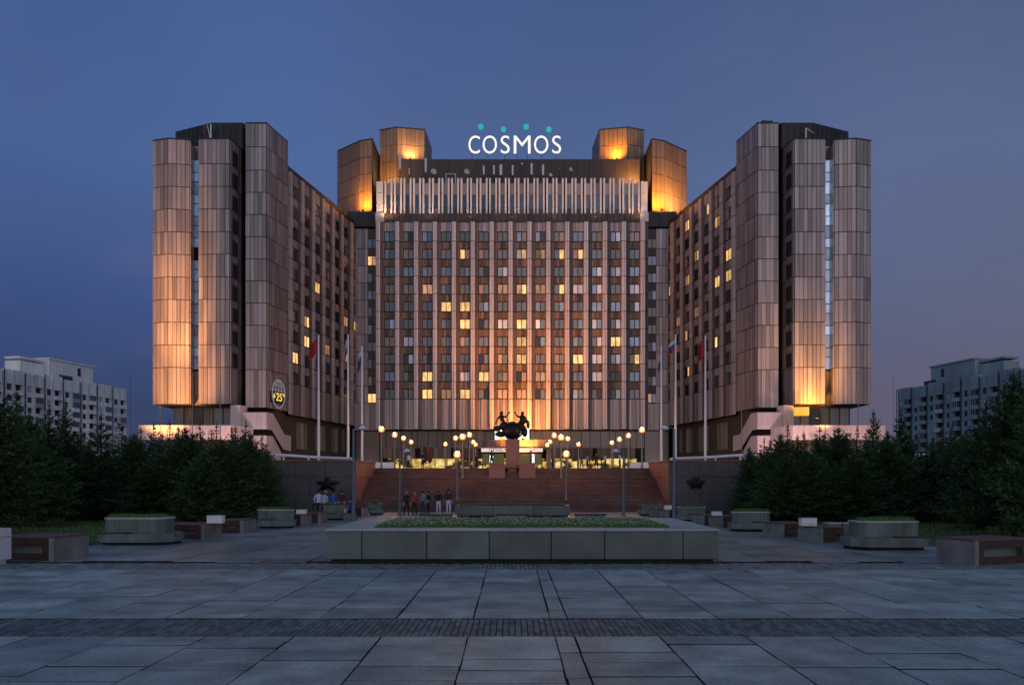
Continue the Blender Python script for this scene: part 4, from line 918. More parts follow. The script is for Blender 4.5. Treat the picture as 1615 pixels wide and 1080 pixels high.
def planter(xc_, Y, wd, up_, H1, H2, lab, s):
    """two-tier planter: low octagonal seat ring with a higher box; faces +-"""
    wd *= .86; xc_ += s*.10*wd; up_ = (up_[0]*.88, up_[1]*.88)
    t = thing('stepped_planter', (xc_, Y+wd*.4, 0), lab, 'planter', 'stepped concrete planters along the square')
    c = wd*.16; x0, x1 = xc_-wd/2, xc_+wd/2; y0, y1 = Y, Y+wd*.62
    def octa(g_): return [(x0+c+g_*.4, y0+g_), (x1-c-g_*.4, y0+g_), (x1-g_, y0+c+g_*.4), (x1-g_, y1-c), (x1-c, y1-g_), (x0+c, y1-g_), (x0+g_, y1-c), (x0+g_, y0+c+g_*.4)]
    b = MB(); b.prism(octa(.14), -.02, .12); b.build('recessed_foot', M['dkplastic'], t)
    b = MB(); b.prism(octa(0), .12, H1); b.build('seat_ring', M['concg'], t)
    ux0, ux1 = xc_+up_[0], xc_+up_[1]; n = 3; yb = Y+.55
    ln = [(ux0, yb+.22), (ux0+.22, yb), (ux1-.22, yb), (ux1, yb+.22)]
    spl = ux0+(ux1-ux0)*(.28 if s < 0 else .72)
    for pts in ([(ux0, y1-.3), (ux0, yb+.2), (ux0+.2, yb), (spl-.008, yb), (spl-.008, y1-.3)], [(spl+.008, y1-.3), (spl+.008, yb), (ux1-.2, yb), (ux1, yb+.2), (ux1, y1-.3)]):
        b = MB(); b.prism(pts, H1+.002, H2-.04); b.build('planter_side', M['concg'], t)
    b = MB(); b.prism([(ux0-.03, y1-.27), (ux0-.03, yb+.2), (ux0+.2, yb-.03), (ux1-.2, yb-.03), (ux1+.03, yb+.2), (ux1+.03, y1-.27)], H2-.038, H2+.02); b.build('coping', M['granitet'], t)
    b = MB()
    xa, xb = (xc_-wd*.42, xc_-wd*.05) if s < 0 else (xc_+wd*.05, xc_+wd*.42)
    for k in range(4): b.box(xa, xb, Y+.04+k*.11, Y+.13+k*.11, H1+.002, H1+.045)
    b.build('seat_slats', M['woodd'], t)
    tufts('planter_plants', ux0+.1, ux1-.1, yb+.1, y1-.5, H2+.02, 700, .16, [M['grass'], M['flower']], t)
def bbox_sign(px, py0, py1, wpx, Y, lab):
    x_ = wx(px, Y); zb_ = .648 if px < 800 else .628; t = thing('white_box', (x_, Y, zb_), lab, 'box', 'white boxes standing on the benches')
    w_ = wpx*Y/FX; z0, z1 = zb_, zb_+(py1-py0)*Y/FX
    b = MB(); b.box(x_-w_/2, x_+w_/2, Y, Y+.35, z0, z1-.03); b.build('box_body', M['white'], t)
    b = MB(); b.box(x_-w_/2-.01, x_+w_/2+.01, Y-.012, Y+.37, z1-.028, z1); b.box(x_-w_*.42, x_+w_*.42, Y-.008, Y-.001, z0+(z1-z0)*.22, z0+(z1-z0)*.3); b.build('box_lid', M['white'] if px < 800 else mat('pale_box_print', (.45, .48, .62), .5), t)
LB = [  # px of outer corner of end panel (near-plaza), Y near, depth, width of timber, height
 (85, 23.3, 1.65, 1.9, 'wide timber bench nearest the camera on the left, concrete end to the square'),
 (323, 31.8, 1.5, 1.9, 'timber bench with a white box on it, left of the big planter'),
 (384, 35.5, 1.4, 1.2, 'small timber bench on the left between box bench and second stepped planter'),
 (479, 41.0, 1.2, 1.0, 'timber bench with small white box near the seated group'),
 (506, 43.5, 1.1, .9, 'short bench directly before the wall where the group sits'),
 (553, 49.0, 1.0, .8, 'short bench just right of the third planter at the left'),
 (574, 51.5, 1.0, .8, 'last short bench on the left before the stairs')]
for px, Y, dp, wd, lab in LB: bench(wx(px, Y), Y, -1, wd, dp, .75 if Y < 25 else .64, lab, -.10)
RB = [(1538, 22.0, 1.3, 2.2, 'wide timber bench nearest the camera on the right, concrete end to the square'),
 (1294, 30.2, 1.3, 1.3, 'timber bench under a white box right of the big planter'),
 (1233, 32.9, 1.3, 1.3, 'timber bench on the right between the white-box bench and the next planter'),
 (1137, 39.4, 1.1, 1.0, 'bench carrying a small white box near the wall with the crown emblem'),
 (1108, 41.4, 1.0, 1.0, 'short bench right of the tall blue lamp on the right'),
 (1053, 47.5, 1.0, .8, 'short bench with a white box behind the right blue lamp'),
 (1036, 50.0, 1.0, .7, 'last short bench on the right before the stairs')]
for px, Y, dp, wd, lab in RB: bench(wx(px, Y), Y, 1, wd, dp, .76 if Y < 25 else .62, lab, .34)
for xc_, Y, wd, up_, H1, H2, lab in ((wx(218, 28.7), 28.7, 3.45, (-1.55, 1.15), .44, 1.02, 'nearest stepped concrete planter on the left side with grass on top'),
    (wx(437, 38.8), 38.8, 2.2, (-1.2, .95), .42, .95, 'second stepped planter on the left, before the dark firs'), (wx(534, 47), 47, 1.7, (-1.3, .7), .40, .88, 'third stepped planter on the left where the group sits'),
    (wx(594, 54), 54, 1.3, (-.6, .4), .38, .83, 'last stepped planter on the left at the stair foot')): planter(xc_, Y, wd, up_, H1, H2, lab, -1)
for xc_, Y, wd, up_, H1, H2, lab in ((wx(1401, 26.6), 26.6, 3.3, (-1.15, 1.35), .44, 1.0, 'nearest stepped concrete planter on the right side of the square'),
    (wx(1182, 36.5), 36.5, 2.3, (-.9, 1.2), .42, .93, 'second stepped planter on the right, before the dark firs'), (wx(1083, 45.5), 45.5, 1.7, (-.6, 1.3), .40, .85, 'third stepped planter on the right near the blue lamp'),
    (wx(1019, 52.8), 52.8, 1.4, (-.3, 1.2), .38, .80, 'last stepped planter on the right at the stair foot')): planter(xc_, Y, wd, up_, H1, H2, lab, 1)
bbox_sign(338.5, 810, 822.2, 24, 32.3, 'white box on the left timber bench, largest on the left'); bbox_sign(475, 804, 810.5, 15, 41.4, 'small white box on the bench near the left wall')
bbox_sign(1277, 818, 830.5, 24, 30.8, 'white box on the right timber bench, largest on the right'); bbox_sign(1132, 808, 814.5, 15, 39.8, 'small white box on the bench before the crown emblem wall')
bbox_sign(1054.5, 801, 808, 11, 47.8, 'smallest white box beside the right blue street lamp')
t = thing('litter_bin', (-15.55, 22.2, 0), 'white litter bin cut by the left edge of the picture', 'bin')
b = MB(); b.box(-15.95, -15.15, 22.0, 22.7, .13, 1.06); b.build('bin_body', M['white'], t); b = MB(); b.box(-15.9, -15.25, 22.1, 22.6, -.02, .128); b.build('bin_foot', M['white'], t); b = MB(); b.box(-15.97, -15.13, 21.98, 22.72, .80, .83); b.build('bin_rim', M['granitet'], t)
for (px, Y, lab, g_) in ((1210, 0, '', 0),): pass
# two tilted boards standing on the bench line on the right
for k, (px, lab) in enumerate(((1318, 'grey tilted seat board left of the nearest right planter'), (1341, 'grey tilted seat board touching the nearest right planter'))):
    x_ = wx(px, 30.6); t = thing('seat_block', (x_, 30.6, 0), lab, 'bench', 'grey seat blocks by the right planter')
    b = MB(); b.box(x_-.27, x_+.27, 30.6, 31.2, .3, .72); b.build('block', M['concg'], t); b = MB(); b.box(x_-.25, x_+.25, 30.58, 31.2, .722, .76); b.build('block_top', M['granitet'], t)

# ------------------------------------------------------------------ monument
mon = thing('monument', (0, 67.6, 2.7), 'dark bronze globe with two waving figures on a red granite pedestal', 'monument')
Ym = 67.6
b = MB(); b.box(wx(798, Ym), wx(820, Ym), 67.0, 68.2, wz(737.5, Ym), wz(693, Ym)); b.build('pedestal', M['redstone'], mon)
b = MB(); b.box(wx(802, Ym), wx(815, Ym), 67.2, 68.0, 2.6, wz(737.6, Ym)); b.build('pedestal_foot', M['redstone'], mon)
b = MB(); b.box(wx(772, 66.9), wx(797, 66.9), 66.6, 68.4, 2.66, wz(731, 66.9)); b.build('base_block', M['redstone'], mon)
b = MB(); b.box(wx(819, 66.9), wx(845, 66.9), 66.6, 68.4, 2.66, wz(731, 66.9)); b.build('base_block', M['redstone'], mon)
b = MB(); b.box(wx(797.4, 66.9), wx(818.6, 66.9), 67.1, 68.4, 2.66, 3.3); b.build('base_block', M['step'], mon)
gc = (wx(808, Ym), Ym, wz(679.5, Ym))
b = MB(); b.ball(gc, .80, 20, 12, sc=(1, .9, .95))
for k in range(6):
    a = k*math.pi/6; b.tube([(gc[0]+.85*math.cos(t_)*math.cos(a), gc[1]+.8*math.cos(t_)*math.sin(a), gc[2]+.83*math.sin(t_)) for t_ in [j*math.pi/8-math.pi/2 for j in range(9)]], .035, 5)
b.build('globe_sculpture', M['bronze'], mon, smooth=True)
# ------------------------------------------------------------------ people: one skin surface per figure
def skin_mesh(verts, edges, rad, root, matfn, mats, name):
    me = bpy.data.meshes.new('skel'); me.from_pydata(verts, edges, []); o = bpy.data.objects.new('skel', me); C.objects.link(o)
    md = o.modifiers.new('s', 'SKIN'); md.use_smooth_shade = True; ss = o.modifiers.new('u', 'SUBSURF'); ss.levels = 1; ss.render_levels = 1
    for i, r_ in enumerate(rad): me.skin_vertices[0].data[i].radius = (r_, r_) if not isinstance(r_, tuple) else r_
    for i in range(len(rad)): me.skin_vertices[0].data[i].use_root = (i == root)
    bpy.context.view_layer.update()
    m2 = bpy.data.meshes.new_from_object(o.evaluated_get(bpy.context.evaluated_depsgraph_get())); bpy.data.objects.remove(o); m2.name = name
    m2.materials.clear()
    for m in mats: m2.materials.append(m)
    for p in m2.polygons: p.use_smooth = True; p.material_index = matfn(p.center)
    return m2
def figure(name, joints, mats, matfn, parent=None, fat=1.0):
    """joints: dict of positions in metres; returns the body mesh"""
    J = joints; V = []; E = []; Rr = []; idx = {}
    def add(n, p, r): idx[n] = len(V); V.append(p); Rr.append(tuple(fat*q for q in r) if isinstance(r, tuple) else r*fat)
    for n, r in (('pelvis', (.135, .11)), ('waist', (.125, .10)), ('chest', (.165, .12)), ('neck0', (.07, .07)), ('neck', .055), ('head', .085), ('crown', .08)): add(n, J[n], r)
    for a, c in (('pelvis', 'waist'), ('waist', 'chest'), ('chest', 'neck0'), ('neck0', 'neck'), ('neck', 'head'), ('head', 'crown')): E.append((idx[a], idx[c]))
    for sd in ('l', 'r'):
        for n, r in (('sh', .065), ('el', .045), ('wr', .032), ('palm', .038)): add(n+sd, J[n+sd], r)
        for a, c in (('chest', 'sh'+sd), ('sh'+sd, 'el'+sd), ('el'+sd, 'wr'+sd), ('wr'+sd, 'palm'+sd)): E.append((idx[a], idx[c]))
        pv = Vector(J['palm'+sd]); dr = (pv-Vector(J['wr'+sd])).normalized(); sdv = dr.cross(Vector((0, 1, 0))).normalized() if abs(dr.y) < .9 else Vector((1, 0, 0))
        for k, (off, ln) in enumerate(((-.035, .075), (-.012, .09), (.012, .085), (.034, .065))):
            add('f%d%s' % (k, sd), tuple(pv+sdv*off+dr*ln), .009); E.append((idx['palm'+sd], idx['f%d%s' % (k, sd)]))
        add('th'+sd, tuple(pv-sdv*.06+dr*.02), .011); E.append((idx['palm'+sd], idx['th'+sd]))
        for n, r in (('hip', .095), ('knee', .062), ('ank', .042), ('toe', .038)): add(n+sd, J[n+sd], r)
        for a, c in (('pelvis', 'hip'+sd), ('hip'+sd, 'knee'+sd), ('knee'+sd, 'ank'+sd), ('ank'+sd, 'toe'+sd)): E.append((idx[a], idx[c]))
    return skin_mesh(V, E, Rr, 0, matfn, mats, name)
def standing(dx=0, arms='down', lean=0, legs=.1):
    J = dict(pelvis=(0, 0, .93), waist=(lean*.3, 0, 1.10), chest=(lean*.7, .0, 1.32), neck0=(lean, 0, 1.46), neck=(lean, 0, 1.52), head=(lean, -.01, 1.61), crown=(lean, -.01, 1.69))
    for sd, q in (('l', -1), ('r', 1)):
        J['sh'+sd] = (lean+q*.19, 0, 1.42); J['hip'+sd] = (q*.09, 0, .88); J['knee'+sd] = (q*(.10+legs*.3), -.02, .48); J['ank'+sd] = (q*(.10+legs*.6), .02, .09); J['toe'+sd] = (q*(.11+legs*.6), -.14, .04)
        if arms == 'down': J['el'+sd] = (lean+q*.25, .02, 1.14); J['wr'+sd] = (q*.25, -.04, .90); J['palm'+sd] = (q*.25, -.06, .82)
        elif arms == 'fold': J['el'+sd] = (lean+q*.27, -.05, 1.16); J['wr'+sd] = (q*.08, -.20, 1.2); J['palm'+sd] = (q*.02, -.22, 1.22)
        elif arms == 'hip': J['el'+sd] = (lean+q*.36, .03, 1.16); J['wr'+sd] = (q*.2, -.08, 1.02); J['palm'+sd] = (q*.14, -.1, 1.0)
    return J
def seated(lean=0):
    J = dict(pelvis=(0, 0, .10), waist=(0, -.02, .28), chest=(lean, -.06, .50), neck0=(lean, -.07, .63), neck=(lean, -.08, .69), head=(lean, -.10, .78), crown=(lean, -.10, .86))
    for sd, q in (('l', -1), ('r', 1)):
        J['sh'+sd] = (lean+q*.19, -.05, .59); J['el'+sd] = (q*.27, -.0, .34); J['wr'+sd] = (q*.2, .12, .16); J['palm'+sd] = (q*.17, .17, .13)
        J['hip'+sd] = (q*.1, .06, .09); J['knee'+sd] = (q*.14, .48, .08); J['ank'+sd] = (q*.14, .52, -.34); J['toe'+sd] = (q*.14, .66, -.38)
    return J
def cloth(n, c): return mat(n, c, .8)
def person(x, Y, z, J, top, bot, lab, rz=0, sc_=1, skirtz=.92, hair=None, extra=None, group=None, sleeve=True):
    t = thing('person', (x, Y, z), lab, 'person', group, rz); t.scale = (sc_,)*3
    hz = J['head'][2]; seat_ = J['pelvis'][2] < .5
    wz_ = (J['pelvis'][2]+.04)
    hands = [Vector(J['palml']), Vector(J['palmr'])]
    def mf(c):
        if c.z > J['neck'][2]-.02 and abs(c.x-J['neck'][0]) < .14: return 0
        if min((c-h).length for h in hands) < .13: return 0
        if c.z < (.07 if not seat_ else -.3): return 3
        if c.z > wz_ and not (seat_ and c.y > .25): return 1
        return 2
    me = figure('body', J, [M['skin'], top, bot, M['hair']], mf); inst('body', me, t)
    h = MB(); hc = J['head']; h.ball((hc[0], hc[1]+.02, hc[2]+.055), .108, 12, 8, sc=(.92, 1.05, 1.0))
    me = h.mesh('hair', hair or M['hair'], smooth=True); inst('hair', me, t)
    fc = MB(); yy_ = hc[1]-.105
    fc.ball((hc[0], yy_, hc[2]-.01), .018, 6, 4, 0, (1, 1.2, 1.5))
    for q in (-1, 1): fc.ball((hc[0]+q*.033, yy_+.012, hc[2]+.02), .011, 6, 4, 1); fc.ball((hc[0]+q*.088, hc[1], hc[2]-.0), .02, 6, 4, 0, (.5, 1, 1.5))
    fc.box(hc[0]-.025, hc[0]+.025, yy_+.003, yy_+.02, hc[2]-.055, hc[2]-.045, 1)
    me = fc.mesh('face', [M['skin'], M['hair']]); inst('face', me, t)
    if extra: extra(t, J)
    return t
black = cloth('black_cloth', (.014, .014, .018)); wht = cloth('white_cloth', (.62, .66, .85)); blue = cloth('blue_cloth', (.02, .09, .40)); dred = cloth('dark_red_cloth', (.09, .012, .02)); orr = cloth('orange_red_cloth', (.36, .035, .02)); navy = cloth('navy_cloth', (.03, .05, .12)); grey = cloth('grey_cloth', (.25, .25, .27)); pink = cloth('pink_cloth', (.6, .04, .15)); ltb = cloth('light_blue_cloth', (.40, .48, .72)); whair = mat('grey_hair', (.25, .24, .24), .7)
ST = 'people standing at the stair foot'
person(wx(641.5, 52.6), 52.6, 0, standing(), black, black, 'man in all black clothes with grey hair beside the blue lamp post', .5, 1.0, group=ST, hair=whair)
person(wx(654.5, 52.4), 52.4, 0, standing(arms='fold'), orr, black, 'man in orange-red jacket and black trousers by the blue lamp', -.5, .96, group=ST, hair=whair)
person(wx(667.5, 56.2), 56.2, 0, standing(legs=.02), grey, navy, 'person in a pale grey top facing the stairs', 2.6, .98, group=ST)
person(wx(676.5, 55.2), 55.2, 0, standing(arms='hip'), black, black, 'person in black behind, right of the pale grey top', -1.0, .97, group=ST)
person(wx(692, 55.0), 55.0, 0, standing(arms='fold', legs=.02), black, wht, 'person in black jacket with white trousers', 3.1, 1.0, group=ST)
person(wx(708, 55.0), 55.0, 0, standing(arms='down', legs=.02), dred, wht, 'person in dark red jacket with white trousers', 3.0, 1.06, group=ST)
SG = 'people sitting on the left planter'
def cap(t, J): b = MB(); h = J['head']; b.ball((h[0], h[1], h[2]+.09), .112, 12, 6, sc=(1, 1, .7)); b.box(h[0]-.08, h[0]+.08, h[1]-.2, h[1]-.02, h[2]+.07, h[2]+.085); inst('cap', b.mesh('cap', wht), t)
zs_ = .90
person(wx(503, 48.2), 48.2, zs_, seated(.03), wht, black, 'dark-haired person in a white jacket, leftmost of the seated group', 3.0, 1.08, group=SG)
person(wx(512, 48.0), 48.0, zs_, seated(.02), ltb, black, 'person in pale blue shirt and white cap sitting second from left', 2.8, .98, group=SG, extra=cap)
person(wx(526, 48.2), 48.2, zs_, seated(), blue, navy, 'person in a bright blue jacket sitting on the planter', 3.14, 1.0, group=SG)
person(wx(539.5, 48.2), 48.2, zs_, seated(), dred, black, 'person in dark red t-shirt sitting, right of the blue jacket', 3.2, 1.08, group=SG)
def bag(t, J): b = MB(); b.box(-.24, -.06, -.28, -.16, .55, .82); inst('white_bag', b.mesh('white_bag', wht), t)
bb_ = thing('small_seat', (wx(552, 46.6), 46.6, 0), 'low stone seat under the woman with the white bag', 'seat'); b = MB(); b.box(wx(552, 46.6)-.35, wx(552, 46.6)+.35, 46.4, 47.0, -.02, .44); b.build('seat_stone', M['concg'], bb_); b = MB(); b.box(wx(552, 46.6)-.37, wx(552, 46.6)+.37, 46.38, 47.02, .443, .49); b.build('seat_top', M['woodd'], bb_)
person(wx(553, 46.6), 46.5, .50, seated(), navy, black, 'woman in navy and white with a white bag beside the left blue lamp', .6, .98, extra=lambda t, J: inst('white_bag', MB().box(-.28, -.08, .18, .28, .0, .28).mesh('white_bag', wht), t))
TR = 'people along the terrace edge'
for px, Y, top, lab in ((667, 74, black, 'dark figure standing on the terrace behind the left stairs'), (645, 76, wht, 'pale figure on the terrace near the left lamps'), (752, 80, black, 'dark figure on the terrace left of the pedestal'),
    (838, 70.0, pink, 'figure in a bright pink top right of the pedestal'), (918, 78, navy, 'dark figure right of the statue under the lamps'), (927, 80, grey, 'pale grey figure right of the statue'), (941, 78, dred, 'figure in dark red on the right terrace'),
    (955, 82, ltb, 'pale figure on the right terrace beside the red one'), (978, 76, wht, 'figure in white near the right lamps'), (776, 70.2, black, 'dark figure beside the left base block'), (872, 84, black, 'dark figure under the inner right lamps')):
    person(wx(px, Y), Y, TZ, standing(arms=R.choice(['down', 'fold', 'hip'])), top, black, lab, R.uniform(-3, 3), R.uniform(.92, 1.03), group=TR)
# two closed parasols on the terrace
for px, Y, mm_, lab in ((670.5, 88, black, 'closed black parasol on the terrace, left of the two'), (678.5, 88, dred, 'closed dark red parasol on the terrace, right of the two')):
    x_ = wx(px, Y); t = thing('closed_parasol', (x_, Y, TZ), lab, 'parasol', 'closed parasols on the terrace')
    b = MB(); b.cyl((x_, Y, TZ), (x_, Y, TZ+3.0), .035); b.build('pole', M['pole'], t); b = MB(); b.cyl((x_, Y, TZ+.9), (x_, Y, TZ+1.3), .12, .3, 8); b.cyl((x_, Y, TZ+1.3), (x_, Y, TZ+2.7), .3, .22, 8); b.cyl((x_, Y, TZ+2.7), (x_, Y, TZ+2.9), .2, .04, 8); b.build('folded_canopy', mm_, t)
# statue figures
for q in (-1, 1):
    J = dict(pelvis=(q*.55, 0, .42), waist=(q*.72, 0, .62), chest=(q*.80, 0, .86), neck0=(q*.80, 0, 1.02), neck=(q*.80, 0, 1.08), head=(q*.80, 0, 1.18), crown=(q*.80, 0, 1.26))
    for sd, s2 in (('l', -1), ('r', 1)):
        up_ = (s2 == -q)
        J['sh'+sd] = (q*.80+s2*.17, 0, .98)
        if up_: J['el'+sd] = (q*.46, -.02, .93); J['wr'+sd] = (q*.26, -.02, 1.20); J['palm'+sd] = (q*.20, -.02, 1.30)
        else: J['el'+sd] = (q*1.12, .02, .74); J['wr'+sd] = (q*1.22, 0, .50); J['palm'+sd] = (q*1.22, 0, .42) if q < 0 else (q*1.22, 0, .5)
        J['hip'+sd] = (q*.52+s2*.06, s2*.1, .36); J['knee'+sd] = (q*(.95+.1*s2*q), s2*.12, .12-.05*s2); J['ank'+sd] = (q*(.75+.2*s2*q), s2*.15, -.22); J['toe'+sd] = (q*(.95+.1*s2*q), s2*.16, -.28)
    k_ = 1.18; J = {n: tuple(k_*v for v in p) for n, p in J.items()}
    me = figure('figure', J, [M['bronze']], lambda c: 0, fat=1.75); o = inst('figure', me, mon, (gc[0], 0, gc[2]-2.7+.16))
    b = MB(); h = J['head']; b.ball((h[0], h[1], h[2]+.03), .17, 10, 7, sc=(.9, 1.05, 1.2)); inst('figure_hair', b.mesh('figure_hair', M['bronze'], smooth=True), mon, (gc[0], 0, gc[2]-2.7+.16))
for c_, r_, sc3 in (((-1.35, .22), .30, (1.2, .8, .9)), ((-1.0, -.28), .34, (1.6, .8, .8)), ((1.46, .55), .17, (.7, .7, 2.4)), ((1.15, -.1), .3, (.9, .8, 1.5)), ((-.7, .45), .34, (1.2, .9, 1.2)), ((.75, .4), .34, (1.2, .9, 1.1))): MB().ball((gc[0]+c_[0], Ym, gc[2]+c_[1]), r_, 10, 7, sc=sc3).build('bronze_drapery', M['bronze'], mon, smooth=True)
MB().tube([(gc[0]+.4, Ym, gc[2]-.72), (gc[0]+.98, Ym, gc[2]-.2), (gc[0]+.8, Ym, gc[2]+.3)], .09, 6).build('bronze_limb', M['bronze'], mon); MB().tube([(gc[0]-1.3, Ym, gc[2]-.42), (gc[0]-.7, Ym, gc[2]-.2)], .09, 6).build('bronze_limb', M['bronze'], mon)

# ------------------------------------------------------------------ apartment blocks far left and right
def apartments(s, mc, lab, dz=0):
    A_ = (-134.5, 190.0); B_ = (-124.3, 242.0)
    P0, P1 = F((A_[0], A_[1]), (B_[0], B_[1]), s)
    t = thing('apartment_block', (s*130, 210, 0), lab, 'apartment block', 'long concrete apartment blocks')
    ln, u = unit(P0, P1); H = 31.5; nb = 8; bl = ln/nb
    nrm = Vector((u.y, -u.x))
    def ZX(k): return k if s < 0 else nb-1-k
    core = MB(); core.slabv(P0, P1, [(0, -.05), (ln, -.05), (ln, H-.3), (0, H-.3)], -13, -.9); core.build('inner_core', M['joint'], t)
    for k in range(nb):
        a = k*bl
        hh = H+R.choice([0, .6, .3])
        for (u0, u1, tt) in ((.15, 1.0, .0), (2.5, 3.5, .25), (6.1-.0, bl-.12, 0)):
            w_ = MB(); z = 0
            while z < hh-.5:
                z2 = min(z+2.8, hh); w_.slabv(P0, P1, [(a+u0, z+.02), (a+u1, z+.02), (a+u1, z2-.03), (a+u0, z2-.03)], -1, tt); z = z2
            w_.build('wall_pier', mc, t)
        for c0, c1 in ((1.0, 2.5), (3.5, 6.1)):
            for z1, z0 in ((hh, H-3.4),):
                w_ = MB(); w_.slabv(P0, P1, [(a+c0+.02, z0), (a+c1-.02, z0), (a+c1-.02, z1), (a+c0+.02, z1)], -.9, .15 if c0 > 2 else 0); w_.build('top_panel', mc, t)
        for r in range(10):
            zf = H-3.4-2.8*(r+1)
            if zf < -.1: break
            w_ = MB(); w_.slabv(P0, P1, [(a+1.02, zf-.19), (a+2.48, zf-.19), (a+2.48, zf+1.1), (a+1.02, zf+1.1)], -.85, 0); w_.build('wall_panel', mc, t)
            w_ = MB(); w_.slabv(P0, P1, [(a+1.05, zf+1.1), (a+2.45, zf+1.1), (a+2.45, zf+2.6), (a+1.05, zf+2.6)], -.85, -.15); w_.build('window', M['aptglass'] if R.random() < .75 else M['aptwhite'], t)
            p = MB(); p.slabv(P0, P1, [(a+3.45, zf), (a+6.1, zf), (a+6.1, zf+1.15), (a+3.45, zf+1.15)], -.8, .45); 
            p.build('balcony', mc if R.random() < .8 else M['aptwhite'], t)
            if R.random() < .4:
                g_ = MB(); g_.slabv(P0, P1, [(a+3.6, zf+1.16), (a+6.0, zf+1.16), (a+6.0, zf+2.7), (a+3.6, zf+2.7)], -.8, .35)
                for q in range(3): g_.slabv(P0, P1, [(a+3.6+q*.8, zf+1.16), (a+3.68+q*.8, zf+1.16), (a+3.68+q*.8, zf+2.7), (a+3.6+q*.8, zf+2.7)], .36, .42, 1)
                g_.build('balcony_glazing', [M['aptglass'], M['aptwhite']], t)
        p = MB(); pos = Vector(P0)+u*(a+.02)+nrm*.3; p.box(pos.x-.08, pos.x+.08, pos.y-.08, pos.y+.08, 0, hh); p.build('drain_pipe', M['frame'], t)
    ra, rb_ = (.46, .78) if s < 0 else (.22, .54)
    r_ = MB(); r_.slabv(P0, P1, [(ln*ra, H-.3), (ln*rb_, H-.3), (ln*rb_, H+5.6), (ln*ra, H+5.6)], -9, -2.5); r_.slabv(P0, P1, [(ln*ra-.3, H+5.6), (ln*rb_+.3, H+5.6), (ln*rb_+.3, H+6.0), (ln*ra-.3, H+6.0)], -9.4, -2.1)
    ra, rb_ = (.30, .455) if s < 0 else (.545, .70)
    r_.slabv(P0, P1, [(ln*ra, H-.3), (ln*rb_, H-.3), (ln*rb_, H+4.0), (ln*ra, H+4.0)], -9, -4); r_.slabv(P0, P1, [(ln*ra, H+4.6), (ln*rb_, H+4.6), (ln*rb_, H+5.2), (ln*ra, H+5.2)], -9, -4); r_.build('roof_house', mc, t)
    q0 = ln*(.66 if s < 0 else .30)
    for a0, a1, z0, z1 in ((0, 1.2, 2.2, 4.6), (-7, -2, .5, 1.7)): MB().slabv(P0, P1, [(q0+a0, H+z0), (q0+a1, H+z0), (q0+a1, H+z1), (q0+a0, H+z1)], -2.49, -2.4).build('roof_window', M['aptglass'], t)
    e = MB(); e1 = P1 if s < 0 else P0; e.cyl((e1[0]+(-1.0 if s < 0 else 1)*-1.2, e1[1], 0), (e1[0]+1.2*(1 if s < 0 else -1), e1[1], H+6), .08, .03, 6); e.build('corner_mast', M['frame'], t)
apartments(-1, M['greyc'], 'long pale grey concrete apartment block far behind the firs on the left')
apartments(1, M['bluec'], 'long bluish dark apartment block far behind the firs on the right')

# ------------------------------------------------------------------ trees
def crown_mesh(seed, H, Rb, top_open, mats, dens=1.0, twig=.27):
    r = random.Random(seed); V = []; Fc = []; Mi = []
    def quad(c, d, n, l, w_):
        sv = d.cross(n).normalized()*w_; o = len(V)
        V.extend([tuple(c-sv*.4), tuple(c+d*l*.45-sv), tuple(c+d*l), tuple(c+d*l*.45+sv)]); Fc.append((o, o+1, o+2, o+3)); Mi.append(0)
    z = .09*H; lop = [r.uniform(.75, 1.2) for _ in range(8)]
    while z < H*.97:
        f = (z/H); env = min(1.0, 1.40*(1-f)**(.95+.25*top_open)); rad = max(Rb*env*(.55+.6*r.random()), .10)
        nb = max(4, int((5+8*env)*dens)); a0 = r.uniform(0, 6.28)
        for k in range(nb):
            if r.random() < .10+.25*top_open*f: continue
            a = a0+k*6.283/nb+r.uniform(-.35, .35); L_ = rad*r.uniform(.55, 1.3)*lop[int(a/6.283*8) % 8]; up_ = -.12+.95*f**1.6+r.uniform(-.18, .18)
            d = Vector((math.cos(a), math.sin(a), up_)).normalized(); base = Vector((0, 0, z)); n_ = max(2, int(L_/.105*dens)); ts = min(1.0, .42+L_*.55)
            if L_ > .15:
                sd = d.cross(Vector((0, 0, 1))).normalized()*.014; o = len(V); e_ = base+d*L_*.95
                V.extend([tuple(base-sd*1.6), tuple(base+sd*1.6), tuple(e_)]); Fc.append((o, o+1, o+2)); Mi.append(1)
            for i in range(n_):
                t_ = .12+.88*(i+r.random())/n_; c = base+d*L_*t_+Vector((r.uniform(-.06, .06), r.uniform(-.06, .06), .16*L_*t_*t_-.04+r.uniform(-.10, .08)*ts))
                for q in (-1, 1, 0):
                    if q == 0 and r.random() < .4: continue
                    ang = a+q*r.uniform(.4, 1.0); dd = Vector((math.cos(ang), math.sin(ang), up_*.6+r.uniform(-.3, .5))).normalized()
                    l = twig*ts*(1.2-.45*t_)*r.uniform(.6, 1.5); nn = Vector((r.uniform(-.8, .8), r.uniform(-.8, .8), 1)).normalized()
                    quad(c, dd, nn, l, l*.2)
                    for h_ in range(2):
                        c2 = c+dd*l*r.uniform(.25, .8); d3 = (dd+Vector((r.uniform(-.9, .9), r.uniform(-.9, .9), r.uniform(-.3, .8)))).normalized(); quad(c2, d3, nn, l*.6, l*.13)
        z += r.uniform(.10, .20)*(H/8)*(1+1.2*top_open*f**2)
    for k in range(26):   # leader shoot
        zz = H*(.90+.10*k/26); a = r.uniform(0, 6.28); quad(Vector((0, 0, zz)), Vector((math.cos(a)*.6, math.sin(a)*.6, .9)).normalized(), Vector((math.sin(a), -math.cos(a), .2)), .20-.004*k, .022)
    me = bpy.data.meshes.new('crown'); me.from_pydata(V, [], Fc); [me.materials.append(m) for m in mats]; me.polygons.foreach_set('material_index', Mi); me.update(); return me
